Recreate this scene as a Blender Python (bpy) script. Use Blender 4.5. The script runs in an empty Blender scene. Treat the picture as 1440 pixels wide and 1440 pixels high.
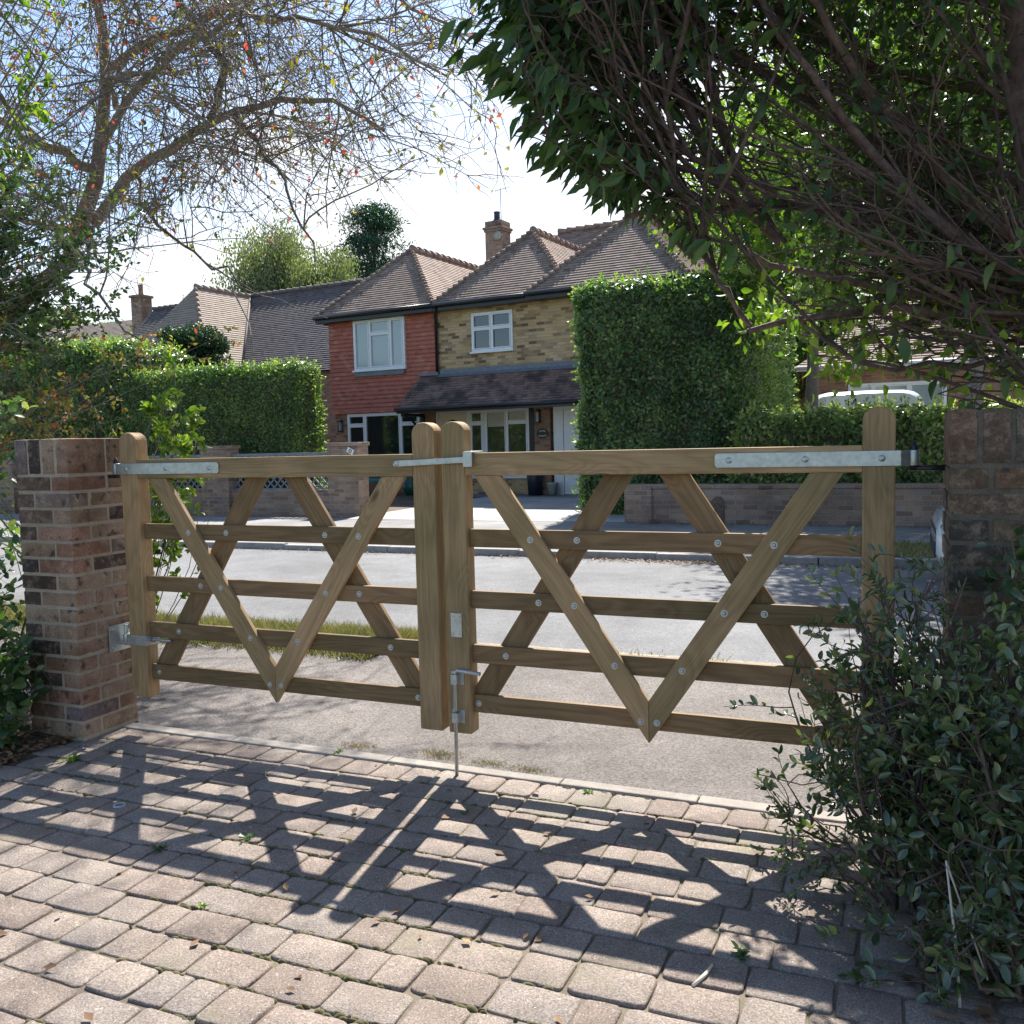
import bpy, math, random
import numpy as np
from mathutils import Vector, Matrix
random.seed(7); rng = np.random.default_rng(11)
PI = math.pi; R = math.radians
scene = bpy.context.scene
C = scene.collection

# ------------------------------------------------------------------ helpers
def tag(o, label=None, cat=None, group=None, kind=None):
    if label: o['label'] = label
    if cat: o['category'] = cat
    if group: o['group'] = group
    if kind: o['kind'] = kind
    return o

def thing(name, label, cat, loc=(0, 0, 0), rz=0, group=None):
    o = bpy.data.objects.new(name, None); C.objects.link(o)
    o.empty_display_size = .2
    o.location = loc; o.rotation_euler = (0, 0, rz)
    return tag(o, label, cat, group)

class MB:
    """collects shapes, builds ONE mesh object"""
    def __init__(s): s.v = []; s.f = []; s.m = []; s.uv = []; s.c = []; s.sm = []
    def add(s, vs, fs, mi=0, uvs=None, col=0.5, smooth=False):
        b = len(s.v); s.v += [tuple(v) for v in vs]
        for k, f in enumerate(fs):
            s.f.append([i + b for i in f]); s.m.append(mi); s.uv.append(uvs[k] if uvs else None)
            s.c.append(col); s.sm.append(smooth)
        return s
    def box(s, a, b, mi=0, col=.5, M=None):
        x0, y0, z0 = a; x1, y1, z1 = b
        vs = [(x0,y0,z0),(x1,y0,z0),(x1,y1,z0),(x0,y1,z0),(x0,y0,z1),(x1,y0,z1),(x1,y1,z1),(x0,y1,z1)]
        if M is not None: vs = [M @ Vector(v) for v in vs]
        return s.add(vs, [(0,3,2,1),(4,5,6,7),(0,1,5,4),(1,2,6,5),(2,3,7,6),(3,0,4,7)], mi, None, col)
    def prism(s, poly, y0, y1, mi=0, col=.5, M=None):
        """poly = list of (x,z), extruded along y"""
        n = len(poly)
        ar = sum(poly[i][0]*poly[(i+1) % n][1]-poly[(i+1) % n][0]*poly[i][1] for i in range(n))
        if ar < 0: poly = poly[::-1]
        vs = [(x, y0, z) for x, z in poly] + [(x, y1, z) for x, z in poly]
        if M is not None: vs = [M @ Vector(v) for v in vs]
        fs = [tuple(range(n)), tuple(range(2*n-1, n-1, -1))] + [((i+1) % n, i, n+i, n+(i+1) % n) for i in range(n)]
        return s.add(vs, fs, mi, None, col)
    def tube(s, pts, rad, n=8, mi=0, col=.5, cap=True, smooth=True):
        pts = [Vector(p) for p in pts]; K = len(pts)
        if not hasattr(rad, '__len__'): rad = [rad]*K
        vs = []; prev = None
        for i, p in enumerate(pts):
            t = (pts[min(i+1, K-1)] - pts[max(i-1, 0)]).normalized()
            if prev is None:
                prev = Vector((0,0,1)) if abs(t.z) < .9 else Vector((1,0,0))
            a = (prev - t*prev.dot(t)).normalized(); b = t.cross(a); prev = a
            for k in range(n):
                q = 2*PI*k/n; vs.append(p + (a*math.cos(q) + b*math.sin(q))*rad[i])
        fs = [(i*n+k, i*n+(k+1) % n, (i+1)*n+(k+1) % n, (i+1)*n+k) for i in range(K-1) for k in range(n)]
        s.add(vs, fs, mi, None, col, smooth)
        if cap: 
            b = len(s.v)-len(vs)
            for r, rev in ((0, True), (K-1, False)):
                f = [b+r*n+k for k in range(n)]
                s.f.append(f[::-1] if rev else f); s.m.append(mi); s.uv.append(None); s.c.append(col); s.sm.append(False)
        return s
    def lathe(s, prof, c, n=16, mi=0, col=.5, axis='z', smooth=True):
        """prof = [(r,h)]"""
        vs = []
        for r, h in prof:
            for k in range(n):
                q = 2*PI*k/n; x, y = r*math.cos(q), r*math.sin(q)
                if axis == 'z': v = (c[0]+x, c[1]+y, c[2]+h)
                elif axis == 'y': v = (c[0]+x, c[1]+h, c[2]-y)
                else: v = (c[0]+h, c[1]+x, c[2]+y)
                vs.append(v)
        K = len(prof)
        fs = [(i*n+k, i*n+(k+1) % n, (i+1)*n+(k+1) % n, (i+1)*n+k) for i in range(K-1) for k in range(n)]
        return s.add(vs, fs, mi, None, col, smooth)
    def quad(s, vs, mi=0, col=.5): return s.add(vs, [tuple(range(len(vs)))], mi, None, col)
    def build(s, name, mats, parent=None, off=None, bevel=0, seg=2, M=None):
        me = bpy.data.meshes.new(name)
        o3 = Vector(off) if off is not None else Vector((0, 0, 0))
        vs = [(v[0]-o3.x, v[1]-o3.y, v[2]-o3.z) for v in s.v]
        me.from_pydata(vs, [], s.f)
        if not isinstance(mats, (list, tuple)): mats = [mats]
        for m in mats: me.materials.append(m)
        me.polygons.foreach_set('material_index', s.m)
        me.polygons.foreach_set('use_smooth', s.sm)
        ca = me.attributes.new('rnd', 'FLOAT', 'FACE'); ca.data.foreach_set('value', s.c)
        uvl = me.uv_layers.new(name='UVMap'); me.update()
        uvs = np.zeros((len(me.loops), 2))
        Z = Vector((0, 0, 1)); V = me.vertices
        for p, u in zip(me.polygons, s.uv):
            if u is not None:
                for k, li in enumerate(p.loop_indices): uvs[li] = u[k]
                continue
            n = p.normal
            if abs(n.z) > .995: hx, hy = Vector((1,0,0)), Vector((0,1,0))
            else: hx = Z.cross(n).normalized(); hy = n.cross(hx)
            for li in p.loop_indices:
                q = V[me.loops[li].vertex_index].co + o3; uvs[li] = (q.dot(hx), q.dot(hy))
        uvl.data.foreach_set('uv', uvs.ravel())
        o = bpy.data.objects.new(name, me); C.objects.link(o)
        if parent is not None: o.parent = parent
        if M is not None: o.matrix_basis = M
        elif off is not None and parent is None: o.location = o3
        if bevel:
            b = o.modifiers.new('bevel', 'BEVEL'); b.width = bevel; b.segments = seg; b.limit_method = 'ANGLE'; b.angle_limit = R(40)
        return o

def npmesh(name, verts, faces, mats, parent=None, rnd=None, smooth=False, loc=None, mi=None):
    """verts (n,3) array; faces (m,k) array or list of such arrays; rnd per vertex"""
    me = bpy.data.meshes.new(name)
    if not isinstance(faces, list): faces = [faces]
    faces = [np.asarray(f) for f in faces if len(f)]
    nl = sum(f.size for f in faces); nf = sum(len(f) for f in faces)
    verts = np.asarray(verts, dtype=np.float64)
    if loc is not None: verts = verts - np.asarray(loc)
    me.vertices.add(len(verts)); me.vertices.foreach_set('co', verts.ravel())
    me.loops.add(nl); me.loops.foreach_set('vertex_index', np.concatenate([f.ravel() for f in faces]).astype(np.int32))
    tot = np.concatenate([np.full(len(f), f.shape[1]) for f in faces]); st = np.concatenate([[0], np.cumsum(tot)[:-1]])
    me.polygons.add(nf); me.polygons.foreach_set('loop_start', st.astype(np.int32)); me.polygons.foreach_set('loop_total', tot.astype(np.int32))
    if smooth: me.polygons.foreach_set('use_smooth', np.ones(nf, bool))
    if not isinstance(mats, (list, tuple)): mats = [mats]
    for m in mats: me.materials.append(m)
    if mi is not None: me.polygons.foreach_set('material_index', np.asarray(mi, dtype=np.int32))
    me.update(); me.validate()
    if rnd is not None:
        a = me.attributes.new('rnd', 'FLOAT', 'POINT'); a.data.foreach_set('value', np.asarray(rnd, dtype=np.float32))
    o = bpy.data.objects.new(name, me); C.objects.link(o)
    if parent is not None: o.parent = parent
    elif loc is not None: o.location = loc
    return o

class Cloud:
    """numpy collector of vertex/face blocks -> one mesh"""
    def __init__(s): s.V = []; s.F = {}; s.Rn = []; s.n = 0; s.mi = {}
    def put(s, V, F, rnd):
        F = np.asarray(F) + s.n; s.F.setdefault(F.shape[1], []).append(F)
        s.V.append(V); s.Rn.append(rnd); s.n += len(V)
    def build(s, name, mat, parent=None, smooth=False, loc=None):
        return npmesh(name, np.concatenate(s.V), [np.concatenate(v) for v in s.F.values()], mat, parent, np.concatenate(s.Rn), smooth, loc)

def norm(a): return a/np.maximum(np.linalg.norm(a, axis=-1, keepdims=True), 1e-9)

LT = {
 'quad': (np.array([[0,0,0],[.45,.5,.06],[1,0,0],[.45,-.5,.06]]), np.array([[0,3,2],[0,2,1]])),
 'flat': (np.array([[0,0,0],[.45,.5,.0],[1,0,-.05],[.45,-.5,.0]]), np.array([[0,3,2,1]])),
}
def _lance(st):
    V = []; F = []
    for x, w, z in st:
        V += [[x, w, z+.10*w*2], [x, 0, z], [x, -w, z+.10*w*2]]
    for i in range(len(st)-1):
        a = 3*i; F += [[a, a+1, a+4, a+3], [a+1, a+2, a+5, a+4]]
    return np.array(V), np.array(F)
LT['lance'] = _lance([(0,.03,0),(.12,.26,.02),(.32,.5,.03),(.6,.42,.0),(.82,.2,-.06),(1,.01,-.13)])
LT['oval'] = _lance([(0,.05,0),(.18,.34,.02),(.45,.5,.03),(.75,.42,.01),(.93,.2,-.02),(1,.03,-.03)])

def leaves(cl, P, D, Nn, L, asp, tmpl='quad', rnd=None):
    """P base points, D pointing dirs, Nn approx normals, L lengths"""
    T, F = LT[tmpl]; n = len(P)
    D = norm(D); B = norm(np.cross(Nn, D)); Nn = np.cross(D, B)
    L = np.broadcast_to(np.asarray(L, float).reshape(-1, 1, 1) if np.ndim(L) else np.full((1,1,1), L), (n,1,1))
    loc = T[None]*np.array([1, asp, 1.0])[None, None]
    V = P[:,None,:] + L*(loc[...,0:1]*D[:,None,:] + loc[...,1:2]*B[:,None,:] + loc[...,2:3]*Nn[:,None,:])
    if rnd is None: rnd = rng.random(n)
    k = len(T)
    Fa = (F[None] + (np.arange(n)*k)[:,None,None]).reshape(-1, F.shape[1])
    cl.put(V.reshape(-1,3), Fa, np.repeat(rnd, k))

def tubes(cl, P, rad, S=5, rnd=None):
    """P (n,K,3), rad (n,K)"""
    n, K, _ = P.shape
    t = np.empty_like(P); t[:,1:-1] = P[:,2:]-P[:,:-2]; t[:,0] = P[:,1]-P[:,0]; t[:,-1] = P[:,-1]-P[:,-2]
    t = norm(t); ref = np.where(np.abs(t[...,2:3]) < .92, np.array([0,0,1.]), np.array([1.,0,0]))
    a = norm(np.cross(t, ref)); b = np.cross(t, a)
    q = np.arange(S)*2*PI/S
    V = P[:,:,None,:] + rad[:,:,None,None]*(a[:,:,None,:]*np.cos(q)[None,None,:,None] + b[:,:,None,:]*np.sin(q)[None,None,:,None])
    i, k = np.meshgrid(np.arange(K-1), np.arange(S), indexing='ij')
    f = np.stack([i*S+k, i*S+(k+1) % S, (i+1)*S+(k+1) % S, (i+1)*S+k], -1).reshape(-1,4)
    F = (f[None] + (np.arange(n)*K*S)[:,None,None]).reshape(-1,4)
    if rnd is None: rnd = rng.random(n)
    cl.put(V.reshape(-1,3), F, np.repeat(rnd, K*S))

def walk(P0, D0, Ln, K=5, wob=.25, grav=(0,0,0)):
    """random-walk paths from P0 along D0, n paths of K points"""
    n = len(P0); D = norm(D0); step = (np.asarray(Ln)/(K-1)).reshape(-1,1)*np.ones((n,1)); P = [P0]
    for i in range(K-1):
        D = norm(D + rng.normal(0, wob, (n,3)) + np.asarray(grav)); P.append(P[-1] + D*step)
    return np.stack(P, 1)

def sample(paths, m, lo=.2, hi=1.0):
    """m random (point, tangent) on the set of paths"""
    n, K, _ = paths.shape; i = rng.integers(0, n, m); s = rng.uniform(lo, hi, m)*(K-1); j = np.minimum(s.astype(int), K-2); f = (s-j)[:,None]
    a = paths[i, j]; b = paths[i, j+1]; return a*(1-f)+b*f, norm(b-a), i, s/(K-1)

def resamp(pts, K):
    pts = np.array(pts, float); d = np.concatenate([[0], np.cumsum(np.linalg.norm(np.diff(pts, axis=0), axis=1))]); s = np.linspace(0, d[-1], K)
    return np.stack([np.interp(s, d, pts[:,k]) for k in range(3)], 1)

def rdir(n): return norm(rng.normal(size=(n,3)))

# ------------------------------------------------------------------ materials
def mat(name):
    m = bpy.data.materials.new(name); m.use_nodes = True; nt = m.node_tree
    return m, nt, nt.nodes['Principled BSDF'], nt.nodes['Material Output']
def N(nt, t, **kw):
    n = nt.nodes.new(t)
    for k, v in kw.items():
        if k.startswith('i_'):
            key = k[2:]; n.inputs[int(key) if key.isdigit() else key].default_value = v
        else: setattr(n, k, v)
    return n
def lk(nt, a, b): nt.links.new(a, b)
def ramp(nt, stops, fac=None, interp='LINEAR'):
    r = nt.nodes.new('ShaderNodeValToRGB'); r.color_ramp.interpolation = interp
    e = r.color_ramp.elements
    while len(e) < len(stops): e.new(.5)
    for k, (p, c) in enumerate(stops): e[k].position = p; e[k].color = (*c, 1) if len(c) == 3 else c
    if fac is not None: nt.links.new(fac, r.inputs[0])
    return r
def mixc(nt, fac, a, b, mode='MIX'):
    m = nt.nodes.new('ShaderNodeMix'); m.data_type = 'RGBA'; m.blend_type = mode
    for s, v in ((m.inputs[0], fac), (m.inputs[6], a), (m.inputs[7], b)):
        if hasattr(v, 'links'): nt.links.new(v, s)
        else: s.default_value = v if not isinstance(v, tuple) else ((*v, 1) if len(v) == 3 else v)
    return m.outputs[2]
def math_(nt, op, a, b=None):
    m = nt.nodes.new('ShaderNodeMath'); m.operation = op
    for i, v in enumerate((a, b)):
        if v is None: continue
        if hasattr(v, 'links'): nt.links.new(v, m.inputs[i])
        else: m.inputs[i].default_value = v
    return m.outputs[0]
def noise(nt, vec, scale, detail=4, rough=.6, dist=0):
    n = N(nt, 'ShaderNodeTexNoise'); n.inputs['Scale'].default_value = scale; n.inputs['Detail'].default_value = detail
    n.inputs['Roughness'].default_value = rough; n.inputs['Distortion'].default_value = dist
    if vec is not None: nt.links.new(vec, n.inputs['Vector'])
    return n.outputs['Fac']
def bump(nt, h, strength, dist, bsdf, prev=None):
    b = N(nt, 'ShaderNodeBump'); b.inputs['Strength'].default_value = strength; b.inputs['Distance'].default_value = dist
    nt.links.new(h, b.inputs['Height'])
    if prev: nt.links.new(prev, b.inputs['Normal'])
    if bsdf: nt.links.new(b.outputs[0], bsdf.inputs['Normal'])
    return b.outputs[0]
def mapping(nt, vec, scale=(1,1,1), loc=(0,0,0), rot=(0,0,0)):
    m = N(nt, 'ShaderNodeMapping'); nt.links.new(vec, m.inputs[0]); m.inputs['Scale'].default_value = scale; m.inputs['Location'].default_value = loc; m.inputs['Rotation'].default_value = rot
    return m.outputs[0]
def coord(nt, k='Object'): return N(nt, 'ShaderNodeTexCoord').outputs[k]
def attr(nt, name='rnd'): return N(nt, 'ShaderNodeAttribute', attribute_name=name).outputs['Fac']

def leafmat(name, stops, trans=.35, rough=.42, tint=(1.5, 1.7, .5), spec=.5):
    m, nt, p, out = mat(name)
    a = attr(nt); r = ramp(nt, stops, a)
    n = noise(nt, coord(nt, 'Object'), 2.2, 2)
    col = mixc(nt, 1.0, r.outputs[0], ramp(nt, [(.3, (.7,.75,.7)), (.7, (1.25,1.2,1.1))], n).outputs[0], 'MULTIPLY')
    lk(nt, col, p.inputs['Base Color']); p.inputs['Roughness'].default_value = rough; p.inputs['Specular IOR Level'].default_value = spec
    t = N(nt, 'ShaderNodeBsdfTranslucent'); tc = mixc(nt, 1.0, col, (*tint, 1), 'MULTIPLY'); lk(nt, tc, t.inputs[0])
    mx = N(nt, 'ShaderNodeMixShader'); mx.inputs[0].default_value = trans
    lk(nt, p.outputs[0], mx.inputs[1]); lk(nt, t.outputs[0], mx.inputs[2]); lk(nt, mx.outputs[0], out.inputs[0])
    return m

def barkmat(name, a, b, rough=.9, scale=30):
    m, nt, p, out = mat(name)
    co = coord(nt); n = noise(nt, co, scale, 5, .7)
    r = ramp(nt, [(.3, a), (.7, b)], n); v = attr(nt)
    col = mixc(nt, 1.0, r.outputs[0], ramp(nt, [(0, (.6,.6,.6)), (1, (1.35,1.3,1.25))], v).outputs[0], 'MULTIPLY')
    lk(nt, col, p.inputs['Base Color']); p.inputs['Roughness'].default_value = rough
    bump(nt, n, .6, .01, p); return m

def woodmat(name, a, b, c, scale=1.0):
    m, nt, p, out = mat(name)
    co = coord(nt); oi = N(nt, 'ShaderNodeObjectInfo')
    off = N(nt, 'ShaderNodeVectorMath', operation='SCALE'); cmb = N(nt, 'ShaderNodeCombineXYZ')
    for k in (0,1,2): lk(nt, oi.outputs['Random'], cmb.inputs[k])
    lk(nt, cmb.outputs[0], off.inputs[0]); off.inputs['Scale'].default_value = 17
    add = N(nt, 'ShaderNodeVectorMath', operation='ADD'); lk(nt, co, add.inputs[0]); lk(nt, off.outputs[0], add.inputs[1])
    v = mapping(nt, add.outputs[0], (.55, 3, 3))
    # knots pull the grain round them
    vo = N(nt, 'ShaderNodeTexVoronoi'); vo.inputs['Scale'].default_value = 2.3; lk(nt, mapping(nt, add.outputs[0], (.75, 2.2, 2.2)), vo.inputs['Vector'])
    kn = ramp(nt, [(0, (1,1,1)), (.10, (.7,.7,.7)), (.30, (0,0,0))], vo.outputs['Distance']).outputs[0]
    low = noise(nt, v, 1.6, 3, .5, .6)
    h = math_(nt, 'ADD', low, math_(nt, 'MULTIPLY', kn, .35))
    sn = math_(nt, 'SINE', math_(nt, 'MULTIPLY', h, 95))
    g = ramp(nt, [(0, c), (.35, a), (1, b)], math_(nt, 'ADD', math_(nt, 'MULTIPLY', sn, .27), .58)).outputs[0]
    fib = noise(nt, mapping(nt, add.outputs[0], (4, 160, 160)), 1, 4, .7)
    g = mixc(nt, .55, g, mixc(nt, 1.0, g, ramp(nt, [(.3, (.55,.55,.52)), (.7, (1.3,1.3,1.3))], fib).outputs[0], 'MULTIPLY'))
    core = ramp(nt, [(.0, (1,1,1)), (.055, (.8,.8,.8)), (.085, (0,0,0))], vo.outputs['Distance']).outputs[0]
    g = mixc(nt, core, g, (.10,.05,.025))
    big = noise(nt, add.outputs[0], 2.5, 3)
    g = mixc(nt, 1.0, g, ramp(nt, [(.3, (.72,.76,.66)), (.7, (1.2,1.12,1.05))], big).outputs[0], 'MULTIPLY')
    g = mixc(nt, 1.0, g, ramp(nt, [(0, (.82,.84,.78)), (1, (1.14,1.1,1.05))], oi.outputs['Random']).outputs[0], 'MULTIPLY')
    lk(nt, g, p.inputs['Base Color']); p.inputs['Roughness'].default_value = .72; p.inputs['Specular IOR Level'].default_value = .3
    bump(nt, math_(nt, 'ADD', fib, math_(nt, 'MULTIPLY', sn, .15)), .35, .0015, p)
    return m

def brickmat(name, cols, mortar, bw=.225, bh=.075, mw=.011, dirt=(.5,.5,.45), dark=.12, seed=0):
    m, nt, p, out = mat(name)
    uv = coord(nt, 'UV')
    wob = N(nt, 'ShaderNodeTexNoise'); wob.inputs['Scale'].default_value = 9; wob.inputs['Detail'].default_value = 3; lk(nt, uv, wob.inputs['Vector'])
    sc = N(nt, 'ShaderNodeVectorMath', operation='SCALE'); sc.inputs['Scale'].default_value = .012; lk(nt, wob.outputs['Color'], sc.inputs[0])
    ad = N(nt, 'ShaderNodeVectorMath', operation='ADD'); lk(nt, uv, ad.inputs[0]); lk(nt, sc.outputs[0], ad.inputs[1])
    b = N(nt, 'ShaderNodeTexBrick'); lk(nt, ad.outputs[0], b.inputs['Vector'])
    b.offset = .5; b.inputs['Scale'].default_value = 1; b.inputs['Brick Width'].default_value = bw; b.inputs['Row Height'].default_value = bh
    b.inputs['Mortar Size'].default_value = mw*.5; b.inputs['Mortar Smooth'].default_value = .3; b.inputs['Bias'].default_value = 0
    b.inputs['Color1'].default_value = (0,0,0,1); b.inputs['Color2'].default_value = (1,1,1,1); b.inputs['Mortar'].default_value = (.5,.5,.5,1)
    k = len(cols); r = ramp(nt, [(i/(k-1), c) for i, c in enumerate(cols)], b.outputs['Color'])
    n1 = noise(nt, uv, 45, 4, .7); n2 = noise(nt, uv, .9, 4, .6)
    col = mixc(nt, 1.0, r.outputs[0], ramp(nt, [(.25, (.6,.6,.6)), (.75, (1.35,1.35,1.35))], n1).outputs[0], 'MULTIPLY')
    col = mixc(nt, b.outputs['Fac'], col, mortar)
    col = mixc(nt, 1.0, col, ramp(nt, [(.35, dirt), (.6, (1,1,1))], n2).outputs[0], 'MULTIPLY')
    lk(nt, col, p.inputs['Base Color']); p.inputs['Roughness'].default_value = .92
    inv = math_(nt, 'SUBTRACT', 1, b.outputs['Fac'])
    bump(nt, math_(nt, 'ADD', inv, math_(nt, 'MULTIPLY', n1, .5)), .8, .008, p)
    return m

def tilemat(name, cols, tw=.165, gauge=.1, moss=(.09,.10,.05), mossamt=.62):
    m, nt, p, out = mat(name)
    uv = coord(nt, 'UV')
    b = N(nt, 'ShaderNodeTexBrick'); lk(nt, uv, b.inputs['Vector']); b.offset = .5
    b.inputs['Scale'].default_value = 1; b.inputs['Brick Width'].default_value = tw; b.inputs['Row Height'].default_value = gauge
    b.inputs['Mortar Size'].default_value = .004; b.inputs['Mortar Smooth'].default_value = .2
    b.inputs['Color1'].default_value = (0,0,0,1); b.inputs['Color2'].default_value = (1,1,1,1); b.inputs['Mortar'].default_value = (.3,.3,.3,1)
    k = len(cols); r = ramp(nt, [(i/(k-1), c) for i, c in enumerate(cols)], b.outputs['Color'])
    n1 = noise(nt, uv, 30, 4, .7); n2 = noise(nt, uv, 1.6, 5, .65)
    col = mixc(nt, 1.0, r.outputs[0], ramp(nt, [(.25, (.55,.55,.55)), (.75, (1.4,1.4,1.4))], n1).outputs[0], 'MULTIPLY')
    col = mixc(nt, ramp(nt, [(mossamt-.06, (0,0,0)), (mossamt+.08, (.8,.8,.8))], n2).outputs[0], col, moss)
    lk(nt, col, p.inputs['Base Color']); p.inputs['Roughness'].default_value = .85
    bump(nt, math_(nt, 'ADD', b.outputs['Color'], math_(nt, 'MULTIPLY', n1, .6)), .7, .01, p)
    return m

def simple(name, col, rough=.6, metal=0, var=.15, scale=12, bmp=0, spec=.5, coat=0):
    m, nt, p, out = mat(name)
    n = noise(nt, coord(nt), scale, 4, .6)
    lo = tuple(c*(1-var) for c in col); hi = tuple(min(1, c*(1+var)) for c in col)
    lk(nt, ramp(nt, [(.3, lo), (.7, hi)], n).outputs[0], p.inputs['Base Color'])
    p.inputs['Roughness'].default_value = rough; p.inputs['Metallic'].default_value = metal; p.inputs['Specular IOR Level'].default_value = spec
    if coat: p.inputs['Coat Weight'].default_value = coat; p.inputs['Coat Roughness'].default_value = .05
    if bmp: bump(nt, n, bmp, .004, p)
    return m

def galvmat():
    m, nt, p, out = mat('galvanised_steel')
    co = coord(nt); vo = N(nt, 'ShaderNodeTexVoronoi'); vo.inputs['Scale'].default_value = 90; lk(nt, co, vo.inputs['Vector'])
    n = noise(nt, co, 25, 3)
    c = mixc(nt, .5, ramp(nt, [(0, (.34,.37,.37)), (1, (.56,.59,.59))], vo.outputs['Color']).outputs[0], ramp(nt, [(.3, (.34,.38,.37)), (.7, (.58,.61,.60))], n).outputs[0])
    lk(nt, c, p.inputs['Base Color']); p.inputs['Metallic'].default_value = .75; p.inputs['Roughness'].default_value = .42
    return m

def groundmat(name, stops, scale=14, fine=260, finecol=((.7,.7,.7),(1.25,1.25,1.25)), bmp=.5, big=((.68,.68,.68),(1.15,1.15,1.15)), cracks=0, rough=.9, bscale=.7):
    m, nt, p, out = mat(name)
    co = coord(nt); n = noise(nt, co, scale, 6, .7); f = noise(nt, co, fine, 3, .8); b = noise(nt, co, bscale, 4, .6)
    col = ramp(nt, stops, n).outputs[0]
    col = mixc(nt, 1.0, col, ramp(nt, [(.33, finecol[0]), (.67, finecol[1])], f).outputs[0], 'MULTIPLY')
    col = mixc(nt, 1.0, col, ramp(nt, [(.35, big[0]), (.65, big[1])], b).outputs[0], 'MULTIPLY')
    # loose pale chippings
    vo = N(nt, 'ShaderNodeTexVoronoi'); vo.inputs['Scale'].default_value = 110; lk(nt, co, vo.inputs['Vector'])
    col = mixc(nt, ramp(nt, [(.0, (.55,.55,.55)), (.22, (0,0,0))], vo.outputs['Distance']).outputs[0], col, mixc(nt, 1.0, col, (1.5,1.5,1.48), 'MULTIPLY'))
    if cracks:
        wv = N(nt, 'ShaderNodeTexVoronoi', feature='DISTANCE_TO_EDGE'); wv.inputs['Scale'].default_value = .45
        nn = N(nt, 'ShaderNodeTexNoise'); nn.inputs['Scale'].default_value = 3; nn.inputs['Detail'].default_value = 5; lk(nt, co, nn.inputs['Vector'])
        s2 = N(nt, 'ShaderNodeVectorMath', operation='SCALE'); s2.inputs['Scale'].default_value = .5; lk(nt, nn.outputs['Color'], s2.inputs[0])
        a2 = N(nt, 'ShaderNodeVectorMath', operation='ADD'); lk(nt, co, a2.inputs[0]); lk(nt, s2.outputs[0], a2.inputs[1]); lk(nt, a2.outputs[0], wv.inputs['Vector'])
        col = mixc(nt, ramp(nt, [(0, (cracks,)*3), (.012, (0,0,0))], wv.outputs['Distance']).outputs[0], col, (.06,.055,.05))
    lk(nt, col, p.inputs['Base Color']); p.inputs['Roughness'].default_value = rough
    bump(nt, math_(nt, 'ADD', f, math_(nt, 'MULTIPLY', n, .6)), bmp, .006, p)
    return m

def pavermat():
    m, nt, p, out = mat('concrete_block_paving')
    co = coord(nt); a = attr(nt)
    base = ramp(nt, [(0, (.195,.153,.128)), (.3, (.24,.194,.163)), (.55, (.215,.182,.16)), (.8, (.255,.212,.18)), (1, (.225,.177,.15))], a).outputs[0]
    n = noise(nt, co, 7, 5, .65); f = noise(nt, co, 170, 3, .8)
    col = mixc(nt, 1.0, base, ramp(nt, [(.3, (.78,.76,.74)), (.7, (1.18,1.18,1.18))], n).outputs[0], 'MULTIPLY')
    col = mixc(nt, 1.0, col, ramp(nt, [(.33, (.45,.45,.45)), (.67, (1.5,1.5,1.5))], f).outputs[0], 'MULTIPLY')
    vo = N(nt, 'ShaderNodeTexVoronoi'); vo.inputs['Scale'].default_value = 150; lk(nt, co, vo.inputs['Vector'])
    k = math_(nt, 'MULTIPLY', ramp(nt, [(.12, (1,1,1)), (.26, (0,0,0))], vo.outputs['Distance']).outputs[0], ramp(nt, [(.55, (0,0,0)), (.6, (1,1,1))], noise(nt, co, 60, 2)).outputs[0])
    col = mixc(nt, k, col, (.62,.60,.56))
    # lichen patches and mossy film
    li = ramp(nt, [(.66, (0,0,0)), (.72, (.7,.7,.7))], noise(nt, co, 16, 4, .7)).outputs[0]
    col = mixc(nt, li, col, (.50,.48,.43))
    mo = ramp(nt, [(.56, (0,0,0)), (.72, (.65,.65,.65))], noise(nt, co, 2.3, 6, .7)).outputs[0]
    col = mixc(nt, mo, col, (.20,.19,.12))
    lk(nt, col, p.inputs['Base Color']); p.inputs['Roughness'].default_value = .88
    bump(nt, math_(nt, 'ADD', f, math_(nt, 'MULTIPLY', n, .6)), .7, .004, p)
    return m

M_ = {}
M_['wood'] = woodmat('treated_softwood', (.325,.225,.13), (.39,.275,.165), (.23,.145,.08))
M_['woodrail'] = woodmat('treated_rail_timber', (.18,.118,.065), (.235,.16,.092), (.10,.06,.033))
M_['galv'] = galvmat()
M_['black'] = simple('black_ironwork', (.015,.015,.016), .45)
M_['paver'] = pavermat()
M_['joint'] = groundmat('mossy_joint_sand', [(.35, (.14,.11,.08)), (.52, (.20,.165,.12)), (.62, (.13,.12,.06))], 9)
M_['apron'] = groundmat('pale_worn_asphalt', [(.3, (.145,.128,.117)), (.7, (.195,.173,.16))], 5, 95, ((.4,.4,.4),(1.55,1.55,1.55)), 1.0, cracks=.12)
M_['road'] = groundmat('grey_road_asphalt', [(.3, (.14,.14,.145)), (.7, (.19,.19,.194))], 3, 60, ((.65,.65,.65),(1.3,1.3,1.3)), .5, cracks=.18, bscale=.4)
M_['foot'] = groundmat('footway_asphalt', [(.3, (.19,.187,.183)), (.7, (.26,.25,.245))], 4, 120, cracks=.1)
M_['drive'] = groundmat('pale_concrete_drive', [(.3, (.38,.365,.34)), (.7, (.46,.44,.41))], 3, 90, ((.85,.85,.85),(1.1,1.1,1.1)), .2)
M_['haunch'] = groundmat('concrete_haunching', [(.3, (.30,.265,.23)), (.7, (.40,.355,.31))], 12)
M_['soil'] = groundmat('leafy_soil', [(.3, (.05,.035,.022)), (.7, (.15,.11,.075))], 20, 80, ((.4,.4,.4),(1.6,1.6,1.6)), 1.0)
M_['field'] = groundmat('rough_lawn', [(.3, (.05,.075,.02)), (.7, (.11,.12,.045))], 8, 60)
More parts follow.
